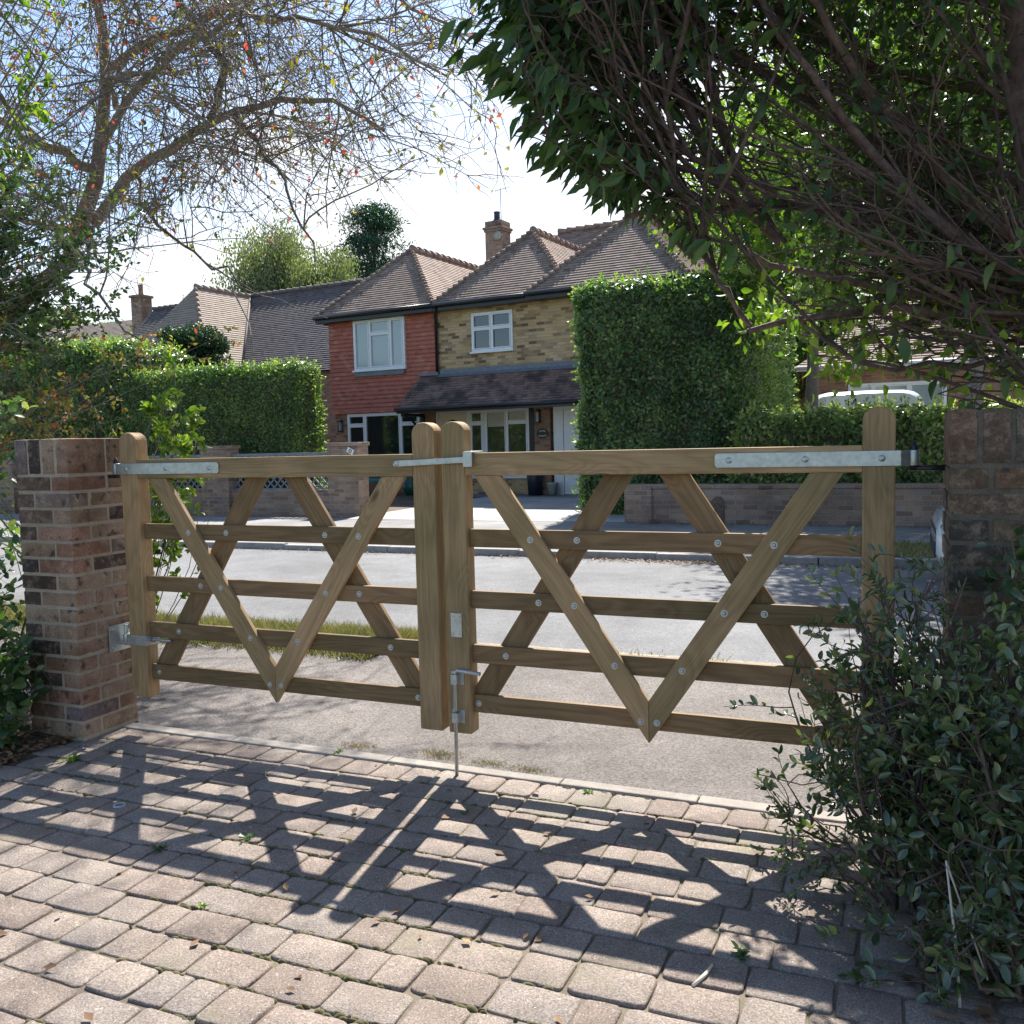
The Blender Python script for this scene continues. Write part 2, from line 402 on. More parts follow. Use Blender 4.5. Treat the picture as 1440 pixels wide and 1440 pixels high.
M_['gravel'] = groundmat('gritty_road_edge', [(.3, (.22,.19,.15)), (.7, (.42,.38,.32))], 16, 130, ((.4,.4,.4),(1.6,1.6,1.6)), 1.0)
M_['stone'] = groundmat('granite_kerb', [(.3, (.26,.25,.24)), (.7, (.38,.37,.35))], 18)
M_['grass'] = leafmat('grass_blades', [(0, (.11,.125,.04)), (.45, (.18,.185,.065)), (.7, (.29,.26,.12)), (1, (.38,.32,.19))], .25, .5, (1.3,1.35,.7))
M_['dryblade'] = leafmat('dry_straw', [(0, (.20,.18,.08)), (1, (.42,.36,.22))], .2, .7, (1.1,1,.8))
M_['moss'] = simple('moss', (.095,.085,.035), .95, var=.5, scale=40, bmp=.8)
M_['mortar'] = groundmat('lime_mortar', [(.3, (.34,.28,.21)), (.7, (.48,.40,.31))], 30, 200)
def brickvert(name, cols, dirt):
    m, nt, p, out = mat(name); co = coord(nt)
    r = ramp(nt, [(i/(len(cols)-1), c) for i, c in enumerate(cols)], attr(nt)).outputs[0]
    n = noise(nt, co, 28, 5, .7); f = noise(nt, co, 160, 3, .7); b = noise(nt, co, 3.5, 4, .6)
    col = mixc(nt, ramp(nt, [(.48, (0,0,0)), (.62, (.75,.75,.75))], n).outputs[0], r, mixc(nt, .5, r, (.45,.32,.22)))
    col = mixc(nt, ramp(nt, [(.34, (.85,.85,.85)), (.43, (0,0,0))], noise(nt, co, 19, 4, .6)).outputs[0], col, (.07,.05,.045))
    col = mixc(nt, 1.0, col, ramp(nt, [(.3, (.62,.62,.62)), (.7, (1.3,1.3,1.3))], f).outputs[0], 'MULTIPLY')
    col = mixc(nt, 1.0, col, ramp(nt, [(.38, dirt), (.6, (1,1,1))], b).outputs[0], 'MULTIPLY')
    lk(nt, col, p.inputs['Base Color']); p.inputs['Roughness'].default_value = .93
    bump(nt, math_(nt, 'ADD', n, math_(nt, 'MULTIPLY', f, .4)), .9, .006, p); return m
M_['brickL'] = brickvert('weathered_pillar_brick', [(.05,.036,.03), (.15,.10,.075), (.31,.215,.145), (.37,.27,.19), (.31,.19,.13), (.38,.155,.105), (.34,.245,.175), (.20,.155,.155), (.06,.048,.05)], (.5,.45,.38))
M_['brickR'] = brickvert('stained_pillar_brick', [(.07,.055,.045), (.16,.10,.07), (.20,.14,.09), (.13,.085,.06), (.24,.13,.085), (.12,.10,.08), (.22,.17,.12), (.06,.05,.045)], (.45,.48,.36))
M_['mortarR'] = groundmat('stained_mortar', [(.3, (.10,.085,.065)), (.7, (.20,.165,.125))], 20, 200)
M_['yellowbrick'] = brickmat('yellow_stock_brick', [(.17,.11,.06), (.40,.26,.125), (.60,.42,.21), (.64,.46,.26), (.52,.35,.17), (.66,.50,.31), (.26,.17,.10)], (.46,.38,.28), dirt=(.8,.78,.75))
M_['redbrick'] = brickmat('brown_red_brick', [(.22,.12,.08), (.36,.20,.12), (.44,.26,.16), (.30,.16,.11), (.40,.27,.18)], (.36,.30,.24), dirt=(.7,.68,.65))
M_['oldbrick'] = brickmat('old_garden_wall_brick', [(.20,.13,.10), (.33,.22,.16), (.40,.28,.20), (.26,.18,.15), (.37,.29,.24)], (.36,.32,.27), mw=.013, dirt=(.55,.53,.5))
M_['rooftile'] = tilemat('brown_plain_tiles', [(.15,.10,.08), (.27,.19,.15), (.34,.245,.195), (.23,.165,.135), (.38,.29,.235)])
M_['darktile'] = tilemat('dark_plain_tiles', [(.08,.068,.066), (.13,.11,.105), (.17,.14,.135), (.10,.085,.083)])
M_['porchtile'] = tilemat('mossy_porch_tiles', [(.13,.085,.07), (.25,.155,.125), (.33,.21,.17), (.20,.135,.115)], mossamt=.52, moss=(.035,.035,.03))
M_['tanroof'] = tilemat('tan_plain_tiles', [(.26,.20,.155), (.34,.27,.21), (.30,.235,.19), (.38,.30,.24)])
M_['redtile'] = tilemat('red_hanging_tiles', [(.37,.115,.08), (.48,.16,.11), (.42,.135,.095), (.52,.22,.15)], moss=(.25,.09,.07), mossamt=.66)
M_['white'] = simple('white_upvc', (.80,.81,.82), .35, var=.03)
M_['cream'] = simple('cream_paint', (.68,.60,.47), .45, var=.05)
M_['lead'] = simple('lead_flashing', (.16,.18,.21), .55, var=.2)
M_['blackp'] = simple('black_gutter', (.014,.015,.02), .35, var=.2)
M_['teal'] = simple('teal_paint', (.01,.30,.40), .5)
M_['bin'] = simple('dark_plastic', (.02,.024,.04), .45)
M_['pot'] = simple('grey_stoneware', (.36,.38,.36), .7)
M_['green'] = simple('green_glaze', (.02,.10,.08), .3)
def glassmat(name, col, rough=.06, spec=.9):
    m, nt, p, out = mat(name); p.inputs['Base Color'].default_value = (*col, 1); p.inputs['Roughness'].default_value = rough
    p.inputs['Specular IOR Level'].default_value = spec; p.inputs['IOR'].default_value = 1.6
    n = noise(nt, coord(nt), 1.2, 2); bump(nt, n, .05, .02, p); return m
M_['glassdark'] = glassmat('dark_window_glass', (.012,.018,.02))
M_['glasspale'] = glassmat('window_glass_over_blind', (.30,.36,.37), .1)
M_['blind'] = simple('roman_blind', (.45,.44,.38), .8, var=.1)
M_['bark'] = barkmat('grey_brown_bark', (.12,.10,.085), (.30,.265,.225))
M_['barkD'] = barkmat('purple_brown_twigs', (.05,.033,.03), (.17,.12,.105))
M_['barkH'] = barkmat('dull_hedge_branches', (.055,.038,.028), (.19,.14,.105))
M_['leafHedge'] = leafmat('beech_hedge_leaves', [(0, (.055,.115,.035)), (.5, (.11,.195,.06)), (.85, (.20,.29,.09)), (1, (.35,.37,.14))], .42, .33)
M_['leafHedge2'] = leafmat('ivy_hedge_leaves', [(0, (.05,.10,.04)), (.5, (.10,.18,.07)), (.85, (.18,.27,.11)), (1, (.34,.36,.19))], .38, .3)
M_['leafLow'] = leafmat('loose_hedge_leaves', [(0, (.07,.12,.04)), (.5, (.15,.22,.07)), (.85, (.27,.33,.13)), (1, (.42,.40,.22))], .42, .32)
M_['leafYew'] = leafmat('yew_needles', [(0, (.015,.045,.018)), (.6, (.03,.075,.028)), (1, (.05,.10,.035))], .15, .5)
M_['leafCanopy'] = leafmat('canopy_leaves', [(0, (.030,.065,.024)), (.6, (.055,.11,.035)), (1, (.10,.17,.045))], .30, .4, (1.5, 1.65, .45))
M_['leafPriv'] = leafmat('privet_leaves', [(0, (.05,.09,.045)), (.6, (.10,.15,.075)), (.9, (.16,.20,.09)), (1, (.28,.31,.13))], .3, .22, spec=1.0)
M_['leafLime'] = leafmat('lime_green_leaves', [(0, (.07,.14,.02)), (.5, (.14,.23,.035)), (1, (.26,.32,.06))], .45, .4)
M_['leafBirch'] = leafmat('birch_leaves', [(0, (.10,.13,.075)), (.5, (.17,.20,.12)), (1, (.25,.28,.17))], .35, .5)
M_['leafCedar'] = leafmat('conifer_needles', [(0, (.012,.05,.035)), (.6, (.025,.085,.05)), (1, (.04,.11,.06))], .15, .5)
M_['leafCherry'] = leafmat('autumn_cherry_leaves', [(0, (.10,.13,.04)), (.35, (.20,.21,.05)), (.6, (.34,.30,.05)), (.72, (.42,.14,.05)), (.86, (.50,.06,.06)), (1, (.40,.07,.10))], .5, .5, (1.4,1.3,.8))
M_['leafHolly'] = leafmat('small_evergreen_leaves', [(0, (.035,.075,.03)), (.6, (.07,.13,.05)), (1, (.14,.21,.07))], .35, .28)
M_['leafDry'] = leafmat('dry_leaves', [(0, (.10,.055,.03)), (.5, (.20,.11,.06)), (1, (.32,.20,.11))], .1, .8)
M_['carpaint'] = simple('white_car_paint', (.76,.78,.80), .25, var=.02, coat=1)
M_['tyre'] = simple('tyre_rubber', (.02,.02,.02), .85)
M_['lamp'] = simple('headlamp_lens', (.35,.42,.50), .08, var=.3, coat=1)
M_['rim'] = simple('alloy_rim', (.5,.5,.52), .3, metal=.9)
M_['ink'] = simple('navy_lettering', (.02,.03,.12), .5)
M_['reveal'] = simple('painted_sign_face', (.75,.75,.72), .5)

# ------------------------------------------------------------------ ground
def sheet(name, x0, x1, y0, y1, z, m, kind='structure', nx=1, ny=1, fn=None, label=None):
    xs = np.linspace(x0, x1, nx+1); ys = np.linspace(y0, y1, ny+1)
    X, Y = np.meshgrid(xs, ys, indexing='ij'); Zz = np.full_like(X, z) if fn is None else fn(X, Y)
    V = np.stack([X, Y, Zz], -1).reshape(-1,3); i, j = np.meshgrid(np.arange(nx), np.arange(ny), indexing='ij')
    a = i*(ny+1)+j; F = np.stack([a, a+ny+1, a+ny+2, a+1], -1).reshape(-1,4)
    o = npmesh(name, V, F, m, smooth=True); return tag(o, label, None, None, kind)
sheet('ground', -900, 900, -900, 900, -.16, M_['field'])
sheet('paving_bed', -1.80, 2.3, -6, .02, -.0075, M_['joint'])
sheet('footway', -40, 40, .085, 2.02, -.004, M_['apron'], label='pale grit asphalt in front of the gate')
def edgefn(X, Y): 
    t = (Y-2.0)/.42; return -.004 + -.05*t + .012*np.sin(X*9+Y*7)*np.sin(X*3.1)*(t > .1)*(t < .9)
sheet('gritty_edge', -40, 40, 2.0, 2.42, 0, M_['gravel'], nx=600, ny=8, fn=lambda X, Y: edgefn(X, Y)+.002)
sheet('road', -120, 120, 2.38, 6.93, -.06, M_['road'])
sheet('far_footway', -120, 120, 7.03, 11.0, .005, M_['foot'])
sheet('house_drive', -7.6, -2.25, 10.8, 19.0, .010, M_['drive'])
sheet('garden_soil', -40, -7.6, 11.55, 30, .0, M_['soil']); sheet('garden_soil', -2.25, 40, 10.85, 30, .0, M_['soil'])
sheet('soil_bed', -7, -1.80, -6, .085, .0, M_['soil'], nx=60, ny=60, fn=lambda X, Y: .02*np.sin(X*7)*np.sin(Y*6)+.02*(-1.75-X).clip(0, 1)-.01)
sheet('soil_bed', 1.95, 8, -6, .085, .0, M_['soil'], nx=60, ny=60, fn=lambda X, Y: .02*np.sin(X*7)*np.sin(Y*6)+.03*(X-1.95).clip(0, 1)-.012)
# far kerb: irregular stones
kb = MB(); x = -60
while x < 40:
    L = random.uniform(.75, 1.0); dz = random.uniform(-.012, .012); dy = random.uniform(-.012, .012)
    kb.box((x+.006, 6.92+dy, -.15), (x+L-.006, 7.04+dy, .018+dz), col=random.random()); x += L
tag(kb.build('kerb', M_['stone'], bevel=.012), kind='structure')
kb = MB(); x = -1.86
while x < 1.9:
    L = random.uniform(.5, .9); L = min(L, 1.95-x)
    kb.box((x, .022, -.05), (x+L-.004, .088+random.uniform(-.006, .008), .004+random.uniform(-.003, .003)), col=random.random()); x += L
tag(kb.build('concrete_edging', M_['haunch'], bevel=.006), kind='structure')

# block paving: every block a rounded, chamfered, slightly tilted stone
def pavers():
    Vs = []; Fs4 = []; Fs = []; Rn = []; n0 = 0; nq = 20
    y = .018; row = 0
    th = np.arange(nq)*2*PI/nq
    while y > -5.6:
        d = .135
        if row == 0: d = .15
        x = -1.78 - random.uniform(0, .1)
        while x < 2.2:
            w = random.choice([.135, .145, .15]) if row == 0 else random.choice([.105, .145, .145, .205, .205])
            gap = .004 + random.random()**2*.007
            hw, hd = (w-gap)/2, (d-gap)/2; cx, cy = x+w/2+random.uniform(-.002,.002), y-d/2+random.uniform(-.003,.003)
            ang = random.gauss(0, .018); tx, ty = random.gauss(0, .006), random.gauss(0, .006); dz = random.gauss(0, .0018)
            ex = .15 + random.random()*.13
            bx = np.sign(np.cos(th))*np.abs(np.cos(th))**ex; by = np.sign(np.sin(th))*np.abs(np.sin(th))**ex
            jit = 1 + rng.normal(0, .016, nq)
            for inset, z in ((0, -.03), (0, -.0045), (.0016, -.0016), (.0048, 0.)):
                px = bx*(hw-inset)*jit; py = by*(hd-inset)*jit
                X = cx + px*math.cos(ang) - py*math.sin(ang); Y = cy + px*math.sin(ang) + py*math.cos(ang)
                Z = z + dz + (X-cx)*tx + (Y-cy)*ty + (rng.normal(0, .0006, nq) if z == 0 else 0)
                Vs.append(np.stack([X, Y, Z], 1))
            Vs.append(np.array([[cx, cy, dz+.0006]]))
            k = np.arange(nq); k2 = (k+1) % nq
            for r in range(3): Fs4.append(np.stack([r*nq+k, r*nq+k2, (r+1)*nq+k2, (r+1)*nq+k], 1)+n0)
            Fs.append(np.stack([3*nq+k, 3*nq+k2, np.full(nq, 4*nq)], 1)+n0)
            Rn.append(np.full(4*nq+1, random.random())); n0 += 4*nq+1
            x += w
        y -= d; row += 1
    o = npmesh('driveway', np.concatenate(Vs), [np.concatenate(Fs4), np.concatenate(Fs)], M_['paver'], rnd=np.concatenate(Rn), smooth=False)
    tag(o, 'tumbled grey block paving with mossy joints', None, None, 'structure')
pavers()

# ------------------------------------------------------------------ the gates
ZB, ZT = .166, 1.406; GW = 1.641; G0 = .015; PW = .100
ZO = [(.124, .212), (.4225, .4934), (.6674, .7369), (.8828, .9558), (1.0833, 1.1552)]
def woodpoly(name, poly, y0, y1, ang, parent, bevel=.003, wm='wood'):
    """poly in world XZ; object local X runs along the grain (angle ang in XZ)"""
    cx = sum(p[0] for p in poly)/len(poly); cz = sum(p[1] for p in poly)/len(poly); cy = (y0+y1)/2
    c, s = math.cos(ang), math.sin(ang)
    lp = [((x-cx)*c+(z-cz)*s, -(x-cx)*s+(z-cz)*c) for x, z in poly]
    mb = MB(); mb.prism(lp, y0-cy, y1-cy, col=random.random())
    M = Matrix.Translation(Vector((cx, cy, cz))-parent.location) @ Matrix.Rotation(-ang, 4, 'Y')
    return mb.build(name, M_[wm], parent, bevel=bevel, M=M)
def roundpost(x0, x1):
    r = (x1-x0)/2; cx = (x0+x1)/2; zc = ZT-r*.86
    return [(x0, ZB), (x1, ZB)] + [(cx+r*math.cos(t), zc+r*.86*math.sin(t)) for t in np.linspace(0, PI, 15)]
bolt_mesh = None
def bolt(parent, x, y, z):
    global bolt_mesh
    if bolt_mesh is None:
        b = MB(); b.lathe([(.0001,-.0062),(.0035,-.006),(.0065,-.004),(.0082,-.0012),(.0085,.001)], (0,0,0), 14, axis='y')
        b.lathe([(.0125,-.0005),(.0125,.0012)], (0,0,0), 16, axis='y'); b.lathe([(.0001,-.0006),(.0125,-.0005)], (0,0,0), 16, axis='y')
        o = b.build('bolt', M_['galv'], parent); bolt_mesh = o
    else:
        o = bolt_mesh.copy(); C.objects.link(o); o.parent = parent
    o.location = Vector((x, y, z))-parent.location; return o
def make_leaf(sg, label):
    root = thing('wooden_gate', label, 'gate', (sg*(G0+GW), .0375, 0), 0, 'pair of driveway gates')
    X = lambda a: sg*a
    def poly(ps): return [(X(a), z) for a, z in ps]
    o = woodpoly('hinge_post', poly(roundpost(G0+GW-PW, G0+GW)), 0, .075, PI/2, root, .006)
    o = woodpoly('meeting_post', poly(roundpost(G0, G0+PW)), 0, .075, PI/2, root, .006)
    a0, a1 = G0+PW, G0+GW-PW
    z0, z1 = ZT-ZO[0][1], ZT-ZO[0][0]
    woodpoly('top_rail', poly([(a0, z0), (a1, z0), (a1, z1), (a0, z1)]), .001, .066, 0, root, .003)
    for hi, lo in ZO[1:]:
        woodpoly('rail', poly([(a0, ZT-lo), (a1, ZT-lo), (a1, ZT-hi), (a0, ZT-hi)]), .0275, .0485, 0, root, .002, 'woodrail')
    zr = z0-.0005; c = .832+ .0; za = .207
    fr = .0055, .0270; bk = .0490, .0705
    # front V: two braces mitred at the foot
    for xo in (1.500, .154):          # outer end at the rail
        w = .108 if xo > c else -.108
        xi = xo - w if xo > c else xo + .108
        slope = (zr-za)/(xo-c)
        woodpoly('brace', poly([(xo, zr), (xi, zr), (c+(.0006 if xo > c else -.0006), zr-slope*(xi-c)), (c+(.0006 if xo > c else -.0006), za)]), *fr, math.atan2((zr-za), X(xo-c)), root, .002)
    # back inverted V: from mid top rail to the two lower corners
    for (t0, t1), b_out, b_in in (((.978, .868), 1.60, 1.483), ((.665, .775), .045, .158)):
        zc = .243; lim = a1-.0005 if b_out > 1 else a0+.0005
        tt = (lim-t0)/(b_out-t0); zlim = zr+(zc-zr)*tt
        woodpoly('brace', poly([(t0, zr), (t1, zr), (b_in, zc), (lim, zc), (lim, zlim)]), *bk, math.atan2(zr-zc, X(t0-b_out)), root, .002, 'woodrail')
    for (hi, lo) in ZO[1:]:
        zm = ZT-(hi+lo)/2
        for xo in (1.500, .154):
            xc = xo + (-.054 if xo > c else .054); f = (zr-zm)/(zr-(za+.10)); xx = xc+(c-xc)*f
            if hi > 1: xx = c + (.030 if xo > c else -.030)
            bolt(root, X(xx), fr[0], zm)
        for t, b in ((.923, 1.54), (.72, .10)):
            f = (zr-zm)/(zr-.243); xx = t+(b-t)*f; xx = min(max(xx, a0+.022), a1-.022)
            bolt(root, X(xx), .0275, zm)
    # strap hinge along the top rail, its eye past the post
    s0, s1 = (1.079, 1.684)
    zs0, zs1 = 1.214, 1.264
    st = MB(); rr = .008
    st.prism(poly([(s0+rr, zs0), (s1-.012, zs0), (s1-.012, zs1), (s0+rr, zs1), (s0, zs1-rr), (s0, zs0+rr)]), -.0065, -.0005)
    st.prism([(X(s1-.012), -.0065), (X(s1+.012), .012), (X(s1+.012), .018), (X(s1-.012), -.0005)], zs0, zs1, M=Matrix(((1,0,0,0),(0,0,1,0),(0,1,0,0),(0,0,0,1))))
    st.lathe([(.013, 0), (.018, 0), (.018, zs1-zs0), (.013, zs1-zs0)], (X(s1+.026), .03, zs0), 20)
    h = st.build('strap_hinge', M_['galv'], root, off=root.location, bevel=.0012)
    for bx in (1.128, 1.378, 1.615):
        b = MB(); b.lathe([(.0001,-.0045),(.006,-.004),(.0105,-.001),(.0115,0)], (X(bx), -.0065, 1.239), 12, axis='y', mi=0)
        b.build('hinge_bolt', M_['galv'], h, off=root.location)
    return root
gL = make_leaf(-1, 'left leaf of the new wooden driveway gate, hung on the pale brick pillar')
gR = make_leaf(1, 'right leaf of the wooden driveway gate, with drop bolt and bright strap hinge')
# lower adjustable hinge round the left post
m = MB()
m.box((-1.664, -.006, .413), (-1.552, -.0005, .462)); m.box((-1.664, .0755, .413), (-1.552, .081, .462)); m.box((-1.5555, -.006, .413), (-1.548, .081, .462))
m.tube([(-1.70, .036, .437), (-1.652, .036, .437)], .008); m.tube([(-1.549, .036, .437), (-1.44, .036, .437)], .0075); m.lathe([(.001,0),(.015,0),(.015,.012),(.001,.012)], (-1.54, .036, .437), 6, axis='x', smooth=False)
m.lathe([(.010,-.02),(.017,-.02),(.017,.02),(.010,.02)], (-1.712, .036, .437), 16)
m.build('adjustable_hinge', M_['galv'], gL, off=gL.location, bevel=.001)
m = MB()
m.box((1.552, -.006, .413), (1.664, -.0005, .462)); m.tube([(1.70, .036, .437), (1.652, .036, .437)], .008); m.lathe([(.010,-.02),(.017,-.02),(.017,.02),(.010,.02)], (1.712, .036, .437), 16)
m.build('adjustable_hinge', M_['galv'], gR, off=gR.location)
# throw-over latch: bar on the left rail, stirrup over the right rail
m = MB()
m.prism([(-.190, 1.241), (-.183, 1.254), (-.17, 1.2565), (.124, 1.268), (.124, 1.245), (-.17, 1.233), (-.183, 1.234)], -.0235, -.0165)
m.box((.122, -.026, 1.229), (.160, -.019, 1.287)); m.box((.122, -.019, 1.2825), (.160, .080, 1.289)); m.box((.122, .074, 1.229), (.160, .080, 1.2825))
m.tube([(-.172, -.0002, 1.2445), (-.172, -.0165, 1.2445)], .007); m.lathe([(.0001,-.006),(.007,-.005),(.0105,0)], (-.172, -.0235, 1.2445), 14, axis='y')
m.build('throwover_latch', M_['galv'], gL, off=gL.location, bevel=.0012)
# keep plate and drop bolt on the right meeting post
m = MB(); m.box((.038, -.0035, .556), (.086, -.0003, .652))
for z in (.57, .638):
    for x in (.046, .078): m.lathe([(.0001,-.0025),(.004,-.002),(.0045,0)], (x, -.0035, z), 8, axis='y')
m.build('keep_plate', M_['galv'], gR, off=gR.location, bevel=.001)
m = MB(); m.tube([(.170, -.0235, .421), (.072, -.0235, .428), (.064, -.0235, .422), (.060, -.0235, .41), (.056, -.0235, -.008)], .0075, 12)
db = m.build('drop_bolt', M_['galv'], gR, off=gR.location)
for z in (.392, .237):
    m = MB(); m.box((.034, -.003, z-.026), (.088, -.0004, z+.026)); m.box((.046, -.034, z-.02), (.072, -.0315, z+.02)); m.box((.046, -.0315, z-.02), (.0485, -.003, z+.02)); m.box((.0695, -.0315, z-.02), (.072, -.003, z+.02))
    m.build('bolt_bracket', M_['galv'], gR, off=gR.location, bevel=.001)

# ------------------------------------------------------------------ brick pillars (real bricks)
def brick_block(V, F, Rn, a, b, n0, jit=.0016):
    """one worn brick as a subdivided noisy box a..b"""
    sx, sy, sz = (max(2, int(round((b[k]-a[k])/.028))) for k in range(3))
    def face(o, u, v, nu, nv):
        nonlocal n0
        i, j = np.meshgrid(np.linspace(0, 1, nu+1), np.linspace(0, 1, nv+1), indexing='ij')
        P = np.array(o)+i[...,None]*np.array(u)+j[...,None]*np.array(v)
        V.append(P.reshape(-1,3)); ii, jj = np.meshgrid(np.arange(nu), np.arange(nv), indexing='ij'); q = ii*(nv+1)+jj
        F.append(np.stack([q, q+nv+1, q+nv+2, q+1], -1).reshape(-1,4)+n0); n0 += (nu+1)*(nv+1)
    dx, dy, dz = (b[k]-a[k] for k in range(3)); s0 = len(V)
    face(a, (dx,0,0), (0,0,dz), sx, sz); face((a[0], b[1], a[2]), (0,0,dz), (dx,0,0), sz, sx)
    face(a, (0,0,dz), (0,dy,0), sz, sy); face((b[0], a[1], a[2]), (0,dy,0), (0,0,dz), sy, sz)
    face((a[0], a[1], b[2]), (dx,0,0), (0,dy,0), sx, sy); face(a, (0,dy,0), (dx,0,0), sy, sx)
    cen = (np.array(a)+np.array(b))/2; hs = (np.array(b)-np.array(a))/2; ph = rng.random(3)*30
    for k in range(s0, len(V)):
        P = V[k]; q = (P-cen)/hs; edge = np.sort(np.abs(q), axis=1)[:,1:2]          # near edges when 2nd largest ~1
        w = np.clip((edge-.8)/.2, 0, 1)**2
        nz = np.sin(P*90+ph)+np.sin(P[:,[1,2,0]]*157+ph*2)
        V[k] = P - np.sign(q)*w*.0028*(np.abs(q) > .99) + nz*jit*.35*np.array([1,1,1])*(.4+w)
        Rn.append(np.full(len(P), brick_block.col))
    return n0
def pillar(name, x0, y0, S, label, bm, mm, flip):
    root = thing(name, label, 'pillar', (x0+S/2, y0+S/2, 0), 0, 'gate pillars')
    V, F, Rn = [], [], []; n0 = 0; z = -.06; mo = .011; k = 0; h = .065
    def lay(ax, ay, bx, by, z0, z1):
        nonlocal n0
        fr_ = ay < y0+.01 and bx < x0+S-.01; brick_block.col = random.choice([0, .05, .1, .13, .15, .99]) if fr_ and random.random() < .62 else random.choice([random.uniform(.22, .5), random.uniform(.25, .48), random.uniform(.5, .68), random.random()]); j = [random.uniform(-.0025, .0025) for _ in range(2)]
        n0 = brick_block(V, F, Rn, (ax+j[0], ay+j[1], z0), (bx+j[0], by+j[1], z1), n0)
    top = 1.385; L = (S-mo)*2/3; W = (S-mo)/3                    # 1.5 brick square
    while z+h < top-.118:
        zz = z+random.uniform(-.001, .001)
        X0, X1, Y0, Y1 = x0, x0+S, y0, y0+S
        if k % 2 == flip:
            lay(X0, Y0, X0+L, Y0+W, zz, zz+h); lay(X1-W, Y0, X1, Y0+L, zz, zz+h); lay(X1-L, Y1-W, X1, Y1, zz, zz+h); lay(X0, Y1-L, X0+W, Y1, zz, zz+h)
        else:
            lay(X0, Y0, X0+W, Y0+L, zz, zz+h); lay(X1-L, Y0, X1, Y0+W, zz, zz+h); lay(X1-W, Y1-L, X1, Y1, zz, zz+h); lay(X0, Y1-W, X0+L, Y1, zz, zz+h)
        z += .0755; k += 1
    # soldier course on edge
    n = 4; wv = (S-.010*(n-1))/n
    for i in range(n):
        ax = x0+i*(wv+.010); lay(ax, y0, ax+wv, y0+.215, z, top)
    lay(x0, y0+.226, x0+.16, y0+S, z, top); lay(x0+.171, y0+.226, x0+S, y0+S, z, top)
    npmesh('brickwork', np.concatenate(V), np.concatenate(F), bm, root, np.concatenate(Rn), True, loc=root.location)
    m = MB(); m.box((x0+.006, y0+.006, -.08), (x0+S-.006, y0+S-.006, top-.006)); m.build('mortar_bed', mm, root, off=root.location)
    return root
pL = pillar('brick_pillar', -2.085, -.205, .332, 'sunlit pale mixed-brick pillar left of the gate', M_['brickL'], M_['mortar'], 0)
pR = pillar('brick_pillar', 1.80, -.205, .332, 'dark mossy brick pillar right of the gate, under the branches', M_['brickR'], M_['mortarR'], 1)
for pr, sg, xf in ((pL, -1, -1.753), (pR, 1, 1.80)):
    m = MB(); xp = sg*(GW+G0+.054)
    m.tube([(sg*(abs(xf)+.02), .03, 1.205), (xp-sg*.012, .03, 1.205)], .009, 10); m.tube([(xp, .03, 1.198), (xp, .03, 1.268)], .0115, 12)
    m.lathe([(.0125,0),(.012,.008),(.004,.024),(.0005,.028)], (xp, .03, 1.266), 14)
    m.build('hinge_pin', M_['black'], pr, off=pr.location)
    m = MB(); xw = xf-sg*.004; 
    m.box((min(xw, xw-sg*.006), -.036, .375), (max(xw, xw-sg*.006), .108, .500))
    m.tube([(xw-sg*.004, .036, .412), (sg*1.712, .036, .412)], .011, 10); m.tube([(sg*1.712, .036, .40), (sg*1.712, .036, .50)], .009, 12)
    for yy in (-.016, .088):
        for zz in (.395, .48): m.lathe([(.012,0),(.011,-sg*.007),(.0005,-sg*.008)], (xw-sg*.006, yy, zz), 6, axis='x', smooth=False)
    m.build('hinge_plate', M_['galv'], pr, off=pr.location, bevel=.001)

# ------------------------------------------------------------------ the house across the road (local frame: x along facade, y into the house)
HG = (-7.732, 18.077, 0); HA = R(-6)
def clip(poly, b0, b1):
    def half(ps, s, lim):
        out = []
        for i, p in enumerate(ps):
            q = ps[(i+1) % len(ps)]; ip, iq = s*(p[1]-lim) >= 0, s*(q[1]-lim) >= 0
            if ip: out.append(p)
            if ip != iq:
                t = (lim-p[1])/(q[1]-p[1]); out.append((p[0]+(q[0]-p[0])*t, lim))
        return out
    r = half(poly, 1, b0)
    return half(r, -1, b1) if r else r
def tiled(mb, P, gauge=.1, lift=.02, mi=0):
    """tile courses on a planar polygon: each course laps the one below"""
    P = [Vector(p) for p in P]; n = (P[1]-P[0]).cross(P[2]-P[0]).normalized()
    if n.z < -1e-4 or (abs(n.z) < 1e-4 and n.y > 0): n = -n
    h = Vector((0,0,1)).cross(n).normalized(); s = n.cross(h)
    if s.z < 0: s = -s
    o = P[0]; q = [((p-o).dot(h), (p-o).dot(s)) for p in P]
    b = min(v for _, v in q); bm = max(v for _, v in q); base = o.dot(s); ua = o.dot(h)
    k = 0
    while b < bm-1e-4:
        pl = clip(q, b, min(b+gauge, bm))
        if len(pl) >= 3:
            wob = random.uniform(-.15, .15)
            def L(v): return lift*(1-(v-b)/gauge*.85)
            vs = [o+h*a+s*v+n*L(v) for a, v in pl]
            mb.add(vs, [tuple(range(len(vs)))], mi, [[(a+ua, v-b+k*gauge) for a, v in pl]], .5)
            low = sorted([a for a, v in pl if abs(v-b) < 1e-4])
            if len(low) >= 2:
                a0, a1 = low[0], low[-1]
                mb.add([o+h*a0+s*b-n*.004, o+h*a1+s*b-n*.004, o+h*a1+s*b+n*lift, o+h*a0+s*b+n*lift], [(0,1,2,3)], mi, [[(a0+ua, k*gauge), (a1+ua, k*gauge), (a1+ua, k*gauge+.01), (a0+ua, k*gauge+.01)]], .2)
        b += gauge; k += 1
    return mb
def hipline(mb, a, b, step=.17, r=.072):
    a, b = Vector(a), Vector(b); L = (b-a).length; d = (b-a)/L; n = max(1, int(L/step))
    for i in range(n):
        p = a+d*(i*L/n); q = a+d*((i+1.18)*L/n)
        mb.tube([p+Vector((0,0,.045)), q+Vector((0,0,.01))], [r, r*.72], 8, col=random.random())
    return mb
